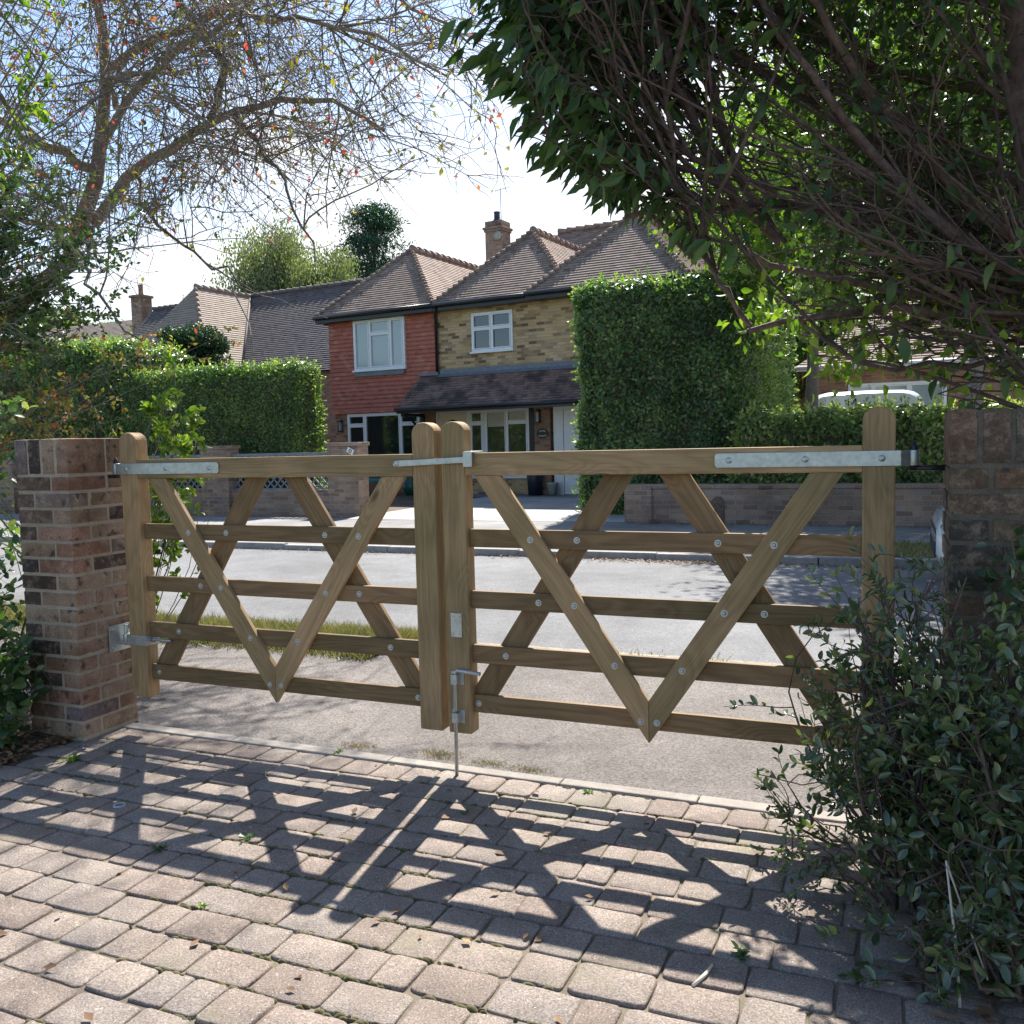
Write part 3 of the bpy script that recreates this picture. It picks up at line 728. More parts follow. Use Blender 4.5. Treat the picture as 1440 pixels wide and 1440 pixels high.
def window(parent, x0, x1, z0, z1, y, vbars, hb, glass, fr=.055, mul=.05, name='window', sill=True, lights=None, blinds=()):
    """vbars: x positions of mullions; hb: {pane index: transom z}; glass: per-pane material key"""
    f = MB(); yo = y-.045; yb = y+.03
    f.box((x0, yo, z1-fr), (x1, yb, z1)); f.box((x0, yo, z0), (x1, yb, z0+fr))
    f.box((x0, yo, z0+fr), (x0+fr, yb, z1-fr)); f.box((x1-fr, yo, z0+fr), (x1, yb, z1-fr))
    xs = [x0+fr]+[v for v in vbars]+[x1-fr]
    for v in vbars: f.box((v-mul/2, yo, z0+fr), (v+mul/2, yb, z1-fr))
    for i in hb:
        a = xs[i]+(mul/2 if i else 0); b = xs[i+1]-(mul/2 if i < len(xs)-2 else 0); f.box((a, yo+.002, hb[i]-mul*.5), (b, yb-.002, hb[i]+mul*.5))
    w = f.build(name, M_['white'], parent, bevel=.006)
    for i in range(len(xs)-1):
        a = xs[i]+(mul/2 if i else 0); b = xs[i+1]-(mul/2 if i < len(xs)-2 else 0); segs = [(z0+fr, z1-fr)]
        if i in hb: segs = [(z0+fr, hb[i]-mul/2), (hb[i]+mul/2, z1-fr)]
        for k, (s0, s1) in enumerate(segs):
            g = glass[i] if isinstance(glass, list) else glass
            if i in hb or True:                                    # opening casement frame
                c = MB(); q = .028; yc = yo-.012
                c.box((a+.004, yc, s0+.004), (b-.004, y, s0+q)); c.box((a+.004, yc, s1-q), (b-.004, y, s1-.004)); c.box((a+.004, yc, s0+q), (a+q, y, s1-q)); c.box((b-q, yc, s0+q), (b-.004, y, s1-q))
                c.build('casement', M_['white'], w)
            p = MB(); p.box((a+q, y-.014, s0+q), (b-q, y-.006, s1-q)); p.build('pane', M_[g], w)
    if sill:
        s_ = MB(); s_.box((x0-.04, y-.10, z0-.045), (x1+.04, y-.002, z0-.002)); s_.build('sill', M_['white'], w, bevel=.006)
    return w
H = thing('brick_house', 'two storey house with red hung tiles, yellow brick and brown hipped roofs', 'house', HG, HA)
# walls
m = MB(); m.box((-5.20, .0, 0), (-1.66, 8.4, 4.80)); m.build('red_brick_wall', M_['redbrick'], H)
m = MB(); m.box((-1.655, .012, 0), (5.0, 8.4, 4.80)); m.build('yellow_brick_wall', M_['yellowbrick'], H)
m = MB(); tiled(m, [(-5.28, -.03, 2.28), (-1.68, -.03, 2.28), (-1.68, -.03, 4.80), (-5.28, -.03, 4.80)], .112, .042)
m.box((-5.27, -.029, 2.285), (-1.69, -.002, 4.795)); m.build('hung_tiles', M_['redtile'], H)
m = MB(); m.box((-5.30, -.11, 2.235), (-1.68, -.002, 2.28)); m.build('tile_kick_batten', M_['redtile'], H)
# roofs
EZ = 4.92; RZ = 6.86
r = MB()
def hiproof(mb, u0, u1, v0, v1):
    h = (u1-u0)/2; um = (u0+u1)/2; z = EZ+h
    tiled(mb, [(u0, v0, EZ), (u1, v0, EZ), (um, v0+h, z)])
    tiled(mb, [(u0, v0, EZ), (um, v0+h, z), (um, v1, z), (u0, v1, EZ)]); tiled(mb, [(u1, v0, EZ), (um, v0+h, z), (um, v1, z), (u1, v1, EZ)])
    return um, v0+h, z
pk = [hiproof(r, -5.50, -1.60, -.32, 7), hiproof(r, -1.60, 2.30, -.32, 7), hiproof(r, 1.25, 5.25, -.46, 7)]
tiled(r, [(-3.6, 3.2, 4.98), (5.4, 3.2, 4.98), (5.4, 6.05, 7.83), (-1.0, 6.05, 7.83)]); tiled(r, [(-1.0, 6.05, 7.83), (5.4, 6.05, 7.83), (5.4, 8.9, 4.98), (-1.0, 8.9, 4.98)])
tiled(r, [(-3.85, 3.2, 4.98), (-3.85, 8.9, 4.98), (-1.0, 6.05, 7.83)])
rf = r.build('roof', M_['rooftile'], H)
for (um, v, z), (u0, u1, v0) in zip(pk, ((-5.50, -1.60, -.32), (-1.60, 2.30, -.32), (1.25, 5.25, -.46))):
    hp = MB(); hipline(hp, (u0, v0, EZ), (um, v, z)); hipline(hp, (u1, v0, EZ), (um, v, z)); hipline(hp, (um, v, z+.02), (um, 7, z+.02), .3, .10); hp.build('hip_tiles', M_['rooftile'], rf)
hp = MB(); hipline(hp, (-1.0, 6.05, 7.85), (5.4, 6.05, 7.85), .3, .1)
hp.build('ridge_tiles', M_['rooftile'], rf)
f = MB()
for u0, u1, v in ((-5.52, -1.55, -.32), (-1.60, 2.32, -.32), (1.2, 5.3, -.46)):
    k = .002 if u0 < -2 else (0 if v > -.4 else .001)
    f.box((u0, v-.012, EZ-.17+k), (u1, v+.012, EZ-.005+k)); f.box((u0+.01, v+.0125, EZ-.165+k), (u1-.01, -.06, EZ-.15+k))
    g = [(u0, v-.07, EZ-.03+k*2), (u1, v-.07, EZ-.03+k*2)]; f.tube(g, .056, 10)
f.box((-5.52, -.30, EZ-.16), (-5.50, 7, EZ-.01))
f.build('gutter', M_['blackp'], H)
f = MB(); f.tube([(-1.50, -.38, 4.85), (-1.50, -.38, 4.74), (-1.66, -.10, 4.52), (-1.66, -.10, 3.22)], .036, 10)
for z in (4.4, 3.7): f.box((-1.72, -.12, z), (-1.60, -.05, z+.03))
f.build('downpipe', M_['blackp'], H)
# chimney stack
c = MB(); c.box((-2.60, 4.2, 4.5), (-2.02, 4.75, 7.72)); c.box((-2.63, 4.17, 7.72), (-1.99, 4.78, 7.79)); c.box((-2.66, 4.14, 7.79), (-1.96, 4.81, 7.86)); c.box((-2.60, 4.2, 7.86), (-2.02, 4.75, 8.04))
ch = c.build('chimney', M_['oldbrick'], H, bevel=.01)
c = MB(); c.lathe([(.17,0),(.13,.06),(.095,.10),(.09,.26),(.10,.28),(.10,.31),(.07,.32),(.06,.2)], (-2.32, 4.47, 8.04), 16); c.build('chimney_pot', M_['bin'], ch)
c = MB(); c.tube([(-2.08, 4.3, 7.6), (-2.08, 4.3, 8.98)], .014, 6); c.tube([(-2.30, 4.3, 8.93), (-1.72, 4.3, 8.98)], .010, 5)
for i in range(7): c.tube([(-2.28+i*.085, 4.18, 8.935+i*.006), (-2.28+i*.085, 4.42, 8.935+i*.006)], .006, 4)
c.build('aerial', M_['galv'], H)
c = MB(); c.lathe([(.001,-.02),(.10,-.015),(.14,.02),(.15,.02),(.10,-.025)], (-2.14, 4.12, 7.56), 18, axis='y'); c.build('small_dish', M_['pot'], ch)
# windows
def W(*a, **k): return window(H, *a, **k)
W(-4.37, -2.66, 3.40, 4.75, -.075, [-3.82, -3.13], {1: 4.36}, ['glasspale', 'glasspale', 'glasspale'])
m = MB(); m.box((-4.34, -.13, 3.23), (-2.70, -.07, 3.352)); m.build('lead_apron', M_['lead'], H)
W(-.62, .58, 3.66, 4.64, .008, [-.03], {0: 4.24, 1: 4.24}, ['glassdark', 'glassdark'], sill=True)
W(-4.74, -2.30, .62, 2.22, -.004, [-4.13, -2.93], {0: 1.90, 2: 1.90}, ['glassdark']*3)
# the porch: lean-to roof, flashing, fascia, bracket, posts
p = MB(); tiled(p, [(-2.28, -1.05, 2.27), (4.4, -1.05, 2.27), (4.4, -.012, 3.16), (-2.22, -.012, 3.16)], .1, .022)
p.box((-2.24, -1.0, 2.20), (4.36, -.03, 2.235)); pr_ = p.build('porch_roof', M_['porchtile'], H)
p = MB(); p.box((-1.60, -.055, 3.15), (4.4, -.002, 3.27)); p.quad([(-1.62, -.16, 3.075), (4.4, -.16, 3.075), (4.4, -.05, 3.16), (-1.62, -.05, 3.16)]); p.box((-2.22, -.13, 3.13), (-1.62, -.075, 3.20)); p.build('flashing', M_['lead'], pr_)
p = MB(); p.box((-2.30, -1.07, 2.13), (4.4, -1.04, 2.262)); p.tube([(-2.32, -1.125, 2.24), (4.4, -1.125, 2.24)], .05, 10); p.build('porch_gutter', M_['blackp'], pr_)
p = MB(); p.box((-2.22, -1.0, 2.06), (-2.12, -.05, 2.14)); p.box((-2.22, -.13, 1.55), (-2.12, -.05, 2.06)); p.tube([(-2.17, -.12, 1.62), (-2.17, -.55, 1.95), (-2.17, -.85, 2.06)], .035, 8); p.build('porch_bracket', M_['blackp'], pr_)
p = MB(); p.box((1.04, -.14, .0), (1.18, -.02, 2.19)); p.build('porch_post', M_['blackp'], pr_, bevel=.006)
# entrance: cream door, glazed screen, pier with plaque, white side door
d = MB(); d.box((-1.70, -.055, .04), (-.80, -.012, 2.14))
for z0, z1 in ((.2, .85), (.95, 1.55)):
    for x0 in (-1.60, -1.20): d.box((x0, -.068, z0), (x0+.32, -.056, z1))
dr = d.build('front_door', M_['cream'], H, bevel=.004)
fan = MB(); fan.prism([(-1.25+.19*math.cos(t), 1.80+.16*math.sin(t)) for t in np.linspace(0, PI, 16)], -.0665, -.056); fan.build('fanlight', M_['glassdark'], dr)
d = MB(); d.box((-1.75, -.07, .0), (-1.705, -.01, 2.19)); d.box((-.795, -.07, .0), (-.745, -.01, 2.19)); d.box((-1.704, -.07, 2.145), (-.796, -.01, 2.19)); d.build('door_frame', M_['white'], dr)
d = MB(); d.lathe([(.001,-.05),(.018,-.045),(.02,-.03),(.01,-.02),(.01,0)], (-.87, -.056, 1.02), 12, axis='y'); d.build('door_handle', M_['galv'], dr)
W(-.74, -.30, .42, 2.18, -.02, [], {0: 1.84}, ['glassdark'], sill=False)
ww = W(-.29, 1.00, .42, 2.18, -.021, [.36], {1: 1.84}, ['glassdark', 'glassdark'], sill=False)
b = MB(); b.box((-.20, -.036, 1.74), (.30, -.031, 2.10)); b.box((.42, -.036, 1.90), (.92, -.031, 2.09))
for z in (1.80, 1.88, 1.96, 2.04): b.box((-.20, -.043, z), (.30, -.0365, z+.01))
b.build('blind', M_['blind'], ww)
p = MB(); p.box((1.20, -.16, 0), (1.64, -.001, 2.19)); pier = p.build('entrance_pier', M_['redbrick'], H)
def oval(x, z, a, b_, y0, y1): 
    mb = MB(); return mb.prism([(x+a*math.cos(t), z+b_*math.sin(t)) for t in np.linspace(0, 2*PI, 28)[:-1]], y0, y1)
pq = oval(1.43, 1.53, .165, .125, -.178, -.161).build('house_plaque', M_['black'], pier, bevel=.004)
for zz, n, w_ in ((1.575, 4, .18), (1.485, 5, .21)):     # two arched lines of tiny worn letters
    for i in range(n):
        a = (i-(n-1)/2)/(n); x = 1.43+a*w_; z = zz+(.02-.16*a*a*.5)*(1 if zz > 1.53 else -1)
        ltr = MB(); ltr.box((x-.013, -.1815, z-.017), (x-.006, -.1785, z+.017)); ltr.box((x+.004, -.1815, z-.017), (x+.011, -.1785, z+.017)); ltr.box((x-.006, -.1815, z-.004+.01*(i % 2)), (x+.004, -.1785, z+.004+.01*(i % 2))); ltr.build('letter', M_['reveal'], pq)
def lantern(x, y, z):
    l = MB()
    for dx in (-.05, .05):
        for dy in (-.10, -.02): l.box((x+dx-.006, y+dy-.006, z-.14), (x+dx+.006, y+dy+.006, z+.12))
    l.box((x-.065, y-.115, z+.12), (x+.065, y-.005, z+.145)); l.box((x-.065, y-.115, z-.16), (x+.065, y-.005, z-.14)); l.box((x-.012, y-.06, z+.145), (x+.012, y-.001, z+.18))
    l.box((x-.04, y-.09, z-.13), (x+.04, y-.03, z+.11), mi=1)
    l.build('wall_lantern', [M_['black'], M_['glasspale']], H)
lantern(-4.98, -.002, 1.90); lantern(1.33, -.163, 1.95)
d = MB(); d.box((1.70, -.10, .02), (1.96, -.03, 2.18)); d.box((1.962, -.10, 2.10), (2.98, -.03, 2.18)); d.box((2.90, -.10, .02), (2.98, -.03, 2.098)); sd = d.build('side_door_frame', M_['white'], H)
d = MB(); d.box((1.965, -.075, .03), (2.895, -.035, 2.095)); d.box((2.06, -.085, .15), (2.80, -.0755, .95)); d.box((2.06, -.085, 1.05), (2.80, -.0755, 1.95)); d.build('side_door', M_['white'], H, bevel=.005)
for x0, x1, g in ((3.4, 4.5, 'glassdark'),): window(H, x0, x1, 3.66, 4.64, .008, [3.95], {0: 4.24, 1: 4.24}, [g]*2)
m = MB(); m.box((-1.7, -.9, 0), (3.0, -.03, .022)); m.box((-.9,-1.3,0), (-.2,-.901,.02)); m.build('porch_step', M_['lead'], H)
def hl(u, v, z=0): c, s = math.cos(HA), math.sin(HA); return (HG[0]+u*c-v*s, HG[1]+u*s+v*c, z)
def local_thing(name, label, cat, u, v): return thing(name, label, cat, hl(u, v, .01), HA)
t = local_thing('garden_bench', 'low teal bench under the downstairs window of the house', 'bench', -3.75, -.55)
b = MB(); b.box((-.75, -.17, .36), (.75, .17, .425)); b.build('seat', M_['teal'], t, bevel=.01)
for sx in (-.64, .58):
    for sy_ in (-.15, .09):
        b = MB(); b.box((sx, sy_, 0), (sx+.06, sy_+.06, .3595)); b.build('leg', M_['teal'], t)
t = local_thing('storage_bin', 'tall dark plastic bin beside the brick pier of the entrance', 'bin', 1.32, -.42)
b = MB(); b.lathe([(.001,0),(.17,0),(.19,.40),(.205,.52),(.20,.53),(.001,.53)], (0,0,0), 20); b.build('body', M_['bin'], t)
b = MB(); b.lathe([(.21,.53),(.215,.56),(.15,.62),(.03,.64),(.03,.66),(.001,.66)], (0,0,.001), 20); b.build('lid', M_['bin'], t)
t = tag(MB().lathe([(.001,0),(.09,0),(.13,.24),(.15,.26),(.15,.30),(.12,.30),(.11,.24),(.001,.22)], (0,0,0), 20).build('plant_pot', M_['pot']), 'pale grey plant pot beside the white side door', 'plant pot'); t.location = hl(1.78, -.38, .03)
t = tag(MB().lathe([(.001,0),(.13,0),(.20,.16),(.19,.34),(.12,.42),(.14,.46),(.10,.46),(.001,.30)], (0,0,0), 20).build('glazed_urn', M_['green']), 'dark green glazed urn below the downstairs window', 'urn'); t.location = hl(-2.35, -.5, .012)
for i, (u, hgt, rr) in enumerate(((-4.38, .20, .03), (-3.86, .15, .05), (-3.66, .12, .045), (-3.40, .13, .04), (-3.1, .09, .05))):
    t = tag(MB().lathe([(.001,0),(rr,0),(rr*1.05,hgt*.5),(rr*.7,hgt*.8),(rr*.75,hgt),(.001,hgt)], (0,0,0), 14).build('ornament', M_['pot']),
        ['slim pale bottle, leftmost on the downstairs window sill', 'tallest round candle on the downstairs sill', 'second candle on the downstairs sill, beside the tallest', 'third candle on the downstairs sill', 'short dish, rightmost on the downstairs sill'][i], 'ornament', 'ornaments on the window sill')
    t.location = hl(u, -.065, .622)

# ------------------------------------------------------------------ neighbours
NB = thing('neighbour_house', 'dark tiled house left of the red tiled wing, behind the hedge', 'house', (-20.0, 23.6, 0), HA)
m = MB(); m.box((-8.5, .3, 0), (5.6, 6.7, 3.95)); m.box((-5.5, -1.3, 0), (-.5, .3, 3.9)); m.build('wall', M_['redbrick'], NB)
m = MB(); tiled(m, [(-8.8, 0, 3.95), (6.0, 0, 3.95), (6.0, 3.5, 7.5), (-8.8, 3.5, 7.5)], .115, .022); tiled(m, [(-8.8, 7.0, 3.95), (6.0, 7.0, 3.95), (6.0, 3.5, 7.5), (-8.8, 3.5, 7.5)], .115, .022)
hipline(m, (-8.8, 3.5, 7.52), (6.0, 3.5, 7.52), .35, .10); m.build('roof', M_['darktile'], NB)
m = MB(); tiled(m, [(-.2, -1.6, 4.0), (-.2, 0, 4.0), (-3, 3.5, 7.5), (-3, .6, 7.5)], .115, .022); tiled(m, [(-5.8, -1.6, 4.0), (-5.8, 0, 4.0), (-3, 3.5, 7.5), (-3, .6, 7.5)], .115, .022); tiled(m, [(-5.8, -1.6, 4.0), (-.2, -1.6, 4.0), (-3, .6, 7.5)], .115, .022)
hipline(m, (-3, .6, 7.52), (-3, 3.5, 7.52), .35, .10); hipline(m, (-.2, -1.6, 4.0), (-3, .6, 7.5), .3, .08); m.build('wing_roof', M_['tanroof'], NB)
m = MB(); m.tube([(-2.95, 3.42, 7.50), (-.2, .0, 4.05)], .045, 6); m.build('valley_flashing', M_['darktile'], NB)
NC = thing('far_house', 'distant house with a pinkish roof and brick chimney at far left', 'house', (-37, 31, 0), R(-4))
m = MB(); m.box((-8, 0, 0), (6, 6, 5.6)); m.build('wall', M_['oldbrick'], NC)
m = MB(); tiled(m, [(-8.4, -.3, 5.6), (6.4, -.3, 5.6), (6.4, 3, 8.3), (-8.4, 3, 8.3)], .13, .022); tiled(m, [(-8.4, 6.3, 5.6), (6.4, 6.3, 5.6), (6.4, 3, 8.3), (-8.4, 3, 8.3)], .13, .022); rf = m.build('roof', M_['tanroof'], NC)
m = MB(); m.box((2.8, 1.6, 5.5), (3.5, 2.3, 9.1)); m.box((2.73, 1.53, 9.1), (3.57, 2.37, 9.22)); c_ = m.build('chimney', M_['oldbrick'], NC)
m = MB(); m.lathe([(.13,0),(.11,.5),(.14,.55)], (3.15, 1.95, 9.22), 12); m.build('chimney_pot', M_['redbrick'], c_)
BG = thing('bungalow', 'brick bungalow with white windows behind the low hedge at right', 'bungalow', (0, 22, 0), R(-2))
m = MB(); m.box((-.2, 0, 0), (10, 7, 3.08)); m.build('wall', M_['redbrick'], BG)
m = MB(); tiled(m, [(-.7, -.4, 3.1), (10.6, -.4, 3.1), (10.6, 3.4, 5.6), (2.2, 3.4, 5.6)], .115, .022); tiled(m, [(-.7, -.4, 3.1), (2.2, 3.4, 5.6), (2.2, 3.5, 5.6), (-.7, 7.3, 3.1)], .115, .022); tiled(m, [(-.7, 7.3, 3.1), (10.6, 7.3, 3.1), (10.6, 3.4, 5.6), (2.2, 3.4, 5.6)], .115, .022)
m.build('roof', M_['rooftile'], BG)
m = MB(); m.box((-.7, -.42, 2.98), (10.6, -.39, 3.09)); m.tube([(-.7, -.47, 3.06), (10.6, -.47, 3.06)], .05, 8); m.build('gutter', M_['white'], BG)
window(BG, .55, 2.85, 1.1, 2.62, -.004, [1.15, 2.0], {}, ['glasspale']*3, fr=.07, mul=.07)
window(BG, 5.2, 7.2, 1.1, 2.62, -.004, [6.2], {}, ['glassdark']*2, fr=.07, mul=.07)

# ------------------------------------------------------------------ walls across the road
LW = thing('lattice_garden_wall', 'old brick garden wall with lattice openings between square piers', 'garden wall', (-11.1, 11.5, 0))
PX = [(-8.37, -7.67), (-11.45, -10.75), (-14.55, -13.85), (-17.6, -16.9), (-20.7, -20.0)]
for x0, x1 in PX:
    m = MB(); m.box((x0, 11.48, -.1), (x1, 11.84, 1.33)); m.box((x0-.03, 11.45, 1.33), (x1+.03, 11.87, 1.40)); q = m.build('pier', M_['oldbrick'], LW, off=LW.location, bevel=.008)
    if x0 > -9:
        s = MB(); Mr = Matrix.Translation((-7.82, 11.47, 1.235)) @ Matrix.Rotation(R(28), 4, 'Y')
        s.box((-.075, -.012, -.05), (.075, -.002, .05), M=Mr); s2 = s.build('number_plate', M_['reveal'], q, off=None)
        s2.matrix_basis = Matrix.Translation(-LW.location); q_ = MB()
        for a0, b0, a1, b1 in ((-.03,-.03,.03,-.018), (-.03,.018,.03,.03), (-.03,-.018,-.018,.018), (.018,-.018,.03,.018)): q_.box((a0, -.016, b0), (a1, -.0125, b1), M=Mr)
        s3 = q_.build('numeral', M_['black'], s2)
        s2.parent = LW
for (a1, _), (_, b0) in zip(PX[:-1], PX[1:]):
    x0, x1 = b0, a1
    m = MB(); m.box((x0, 11.56, -.1), (x1, 11.76, .47)); m.box((x0, 11.53, .47), (x1, 11.79, .50)); m.build('wall', M_['oldbrick'], LW, off=LW.location)
    m = MB(); z0, z1 = .50, 1.17; hgt = z1-z0; px = x0-hgt
    m.box((x0, 11.60, z1), (x1, 11.72, 1.225)); m.box((x0, 11.64, z0), (x1, 11.68, z0+.03)); 
    Wd = .014
    while px < x1:
        for sgn in (1, -1):
            a, b = (px, px+hgt) if sgn > 0 else (px+hgt, px)
            t0 = 0; 
            # clip the slanted bar to the bay
            def at(t): return (a+(b-a)*t, z0+.03+(hgt-.03)*t)
            ts = sorted([(x0+.02-a)/(b-a), (x1-.02-a)/(b-a)]); t0, t1 = max(0, ts[0]), min(1, ts[1])
            if t1-t0 > .05:
                p0, p1 = at(t0), at(t1); y = 11.648 if sgn > 0 else 11.668
                m.prism([(p0[0]-Wd*1.3, p0[1]), (p0[0]+Wd*1.3, p0[1]), (p1[0]+Wd*1.3, p1[1]), (p1[0]-Wd*1.3, p1[1])], y, y+.018)
        px += .165
    m.build('lattice', M_['lead'], LW, off=LW.location)
RW = MB(); RW.box((-2.25, 10.82, -.1), (12, 11.04, .545)); RW.box((-2.27, 10.80, .545), (12.02, 11.06, .61)); RW.box((-2.3, 10.78, -.1), (-1.86, 11.08, .56))
tag(RW.build('low_brick_wall', M_['oldbrick'], off=(-2, 11, 0), bevel=.006), 'low brown brick wall under the hedges on the right', 'garden wall')
s = MB(); s.lathe([(.10,0),(.10,.36),(.085,.42),(.055,.455),(.001,.465)], (0,0,0), 12); o = tag(s.build('bollard', M_['barkH']), 'short weathered post on the footway before the low brick wall', 'bollard'); o.location = (-.72, 10.2, 0)
s = MB(); s.box((-.09,-.05,0), (.09,.05,.52)); s.prism([(-.09,.52),(.09,.52),(.09,.54),(.0,.57),(-.09,.54)], -.05, .05); o = tag(s.build('marker_post', M_['white'], bevel=.008), 'small white marker post on the far footway at left', 'marker post'); o.location = (-10.95, 10.3, 0)

# ------------------------------------------------------------------ parked vehicles
def loft(stations, n=24):
    """stations (x, halfwidth, z0, z1, power): super-ellipse sections -> body of a vehicle along X"""
    mb = MB(); vs = []; th = np.linspace(0, 2*PI, n, endpoint=False)
    for x, w_, z0, z1, pw in stations:
        for t in th:
            c, s = math.cos(t), math.sin(t); e = 2/pw
            vs.append((x, w_*math.copysign(abs(c)**e, c), (z0+z1)/2+(z1-z0)/2*math.copysign(abs(s)**e, s)))
    K = len(stations); fs = [(i*n+k, (i+1)*n+k, (i+1)*n+(k+1) % n, i*n+(k+1) % n) for i in range(K-1) for k in range(n)]
    mb.add(vs, fs, 0, None, .5, True); mb.add(vs[:n], [tuple(range(n))], 0, None, .5); mb.add(vs[-n:], [tuple(range(n-1, -1, -1))], 0, None, .5)
    return mb
def wheel(parent, x, y, r=.32):
    w_ = MB(); sg = 1 if y > 0 else -1
    w_.lathe([(r*.62,-.10),(r*.93,-.10),(r,-.07),(r,.07),(r*.93,.10),(r*.62,.10)], (x, y, r), 28, axis='y'); t_ = w_.build('wheel', M_['tyre'], parent)
    w_ = MB(); w_.lathe([(.001,sg*.085),(r*.12,sg*.09),(r*.2,sg*.06),(r*.55,sg*.055),(r*.64,sg*.09),(r*.64,-sg*.09)], (x, y, r), 28, axis='y')
    for k in range(5): w_.box((-.025, -.01, r*.1), (.025, .02, r*.6), M=Matrix.Translation((x, y+sg*.07, r)) @ Matrix.Rotation(k*2*PI/5, 4, 'Y'))
    w_.build('rim', M_['rim'], t_)
CAR = thing('parked_car', 'white hatchback parked beyond the dark pillar, only its nose showing', 'car', (4.05, 5.9, -.06), PI)
b = loft([(2.06,.55,.30,.58,4),(2.02,.68,.22,.66,4.5),(1.90,.80,.19,.74,5),(1.6,.86,.18,.84,5),(1.1,.875,.18,.93,5),(.75,.88,.18,.97,5),(0,.88,.18,.97,5),(-1.3,.88,.18,.98,5),(-1.75,.86,.20,.97,5),(-1.98,.80,.26,.90,4.5),(-2.06,.66,.36,.80,4)])
b.build('body', M_['carpaint'], CAR)
c = loft([(1.05,.60,.90,.95,3),(.55,.72,.88,1.24,4),(.15,.72,.88,1.42,4),(-.6,.71,.88,1.47,4.2),(-1.3,.69,.88,1.40,4),(-1.75,.66,.88,1.18,4),(-1.9,.60,.88,.98,3)]); c.build('cabin_glass', M_['glassdark'], CAR)
c = loft([(.28,.60,1.40,1.44,3),(.1,.66,1.40,1.465,3),(-.6,.66,1.43,1.50,3),(-1.3,.64,1.36,1.435,3),(-1.5,.58,1.33,1.36,3)]); c.build('roof_panel', M_['carpaint'], CAR)
for sy_ in (-1, 1):
    h = MB(); h.prism([(1.72, .735), (2.035, .60), (2.03, .50), (1.9, .53), (1.74, .66)], sy_*.62, sy_*.835); h.build('headlight', M_['lamp'], CAR, bevel=.02)
    h = MB(); h.lathe([(.001,.02),(.06,.015),(.07,0)], (1.98, sy_*.60, .36), 12, axis='x'); h.build('fog_light', M_['lamp'], CAR)
    h = MB(); h.box((.55, sy_*.88, .95), (.75, sy_*1.02, 1.08)); h.build('door_mirror', M_['carpaint'], CAR, bevel=.03)
    h = MB(); h.box((-2.05, sy_*.55, .66), (-1.92, sy_*.82, .84)); h.build('tail_light', M_['redtile'], CAR, bevel=.02)
    for xw in (1.28, -1.25): wheel(CAR, xw, sy_*.79)
h = MB(); h.box((1.99, -.46, .30), (2.075, .46, .44)); h.box((2.0, -.50, .50), (2.068, .50, .56)); h.build('grille', M_['bin'], CAR, bevel=.015)
VAN = thing('parked_van', 'white van parked end-on behind the low hedge, roof showing', 'van', (1.18, 15.4, 0), R(90))
b = loft([(-1.55,.90,.30,2.03,6),(-1.45,.97,.25,2.08,6),(0,.98,.25,2.14,6),(1.6,.97,.25,2.10,6),(2.2,.93,.28,1.86,6),(2.7,.92,.28,1.25,6),(3.3,.88,.28,1.10,5),(3.45,.75,.35,.9,4)])
b.build('body', M_['carpaint'], VAN)
h = MB(); h.box((-1.585, -.68, 1.18), (-1.545, -.06, 1.66)); h.box((-1.585, .06, 1.18), (-1.545, .68, 1.66)); h.build('rear_window', M_['glassdark'], VAN, bevel=.01)
for sy_ in (-1, 1):
    for xw in (2.5, -.8): wheel(VAN, xw, sy_*.86, .33)
    h = MB(); h.box((-1.57, sy_*.80, .8), (-1.50, sy_*.93, 1.2)); h.build('tail_light', M_['redtile'], VAN)
ml = MB()
for poly in ([(0,0),(.025,0),(.025,.15),(0,.15)], [(.115,0),(.14,0),(.14,.15),(.115,.15)], [(.0,.15),(.028,.15),(.082,.04),(.058,.04)], [(.112,.15),(.14,.15),(.082,.04),(.058,.04)]):
    ml.prism([(x, z) for x, z in poly], -.004, .004, M=Matrix.Translation((-1.56, .28, 1.80)) @ Matrix.Rotation(R(-90), 4, 'Z'))
ml.build('lettering', M_['ink'], VAN)

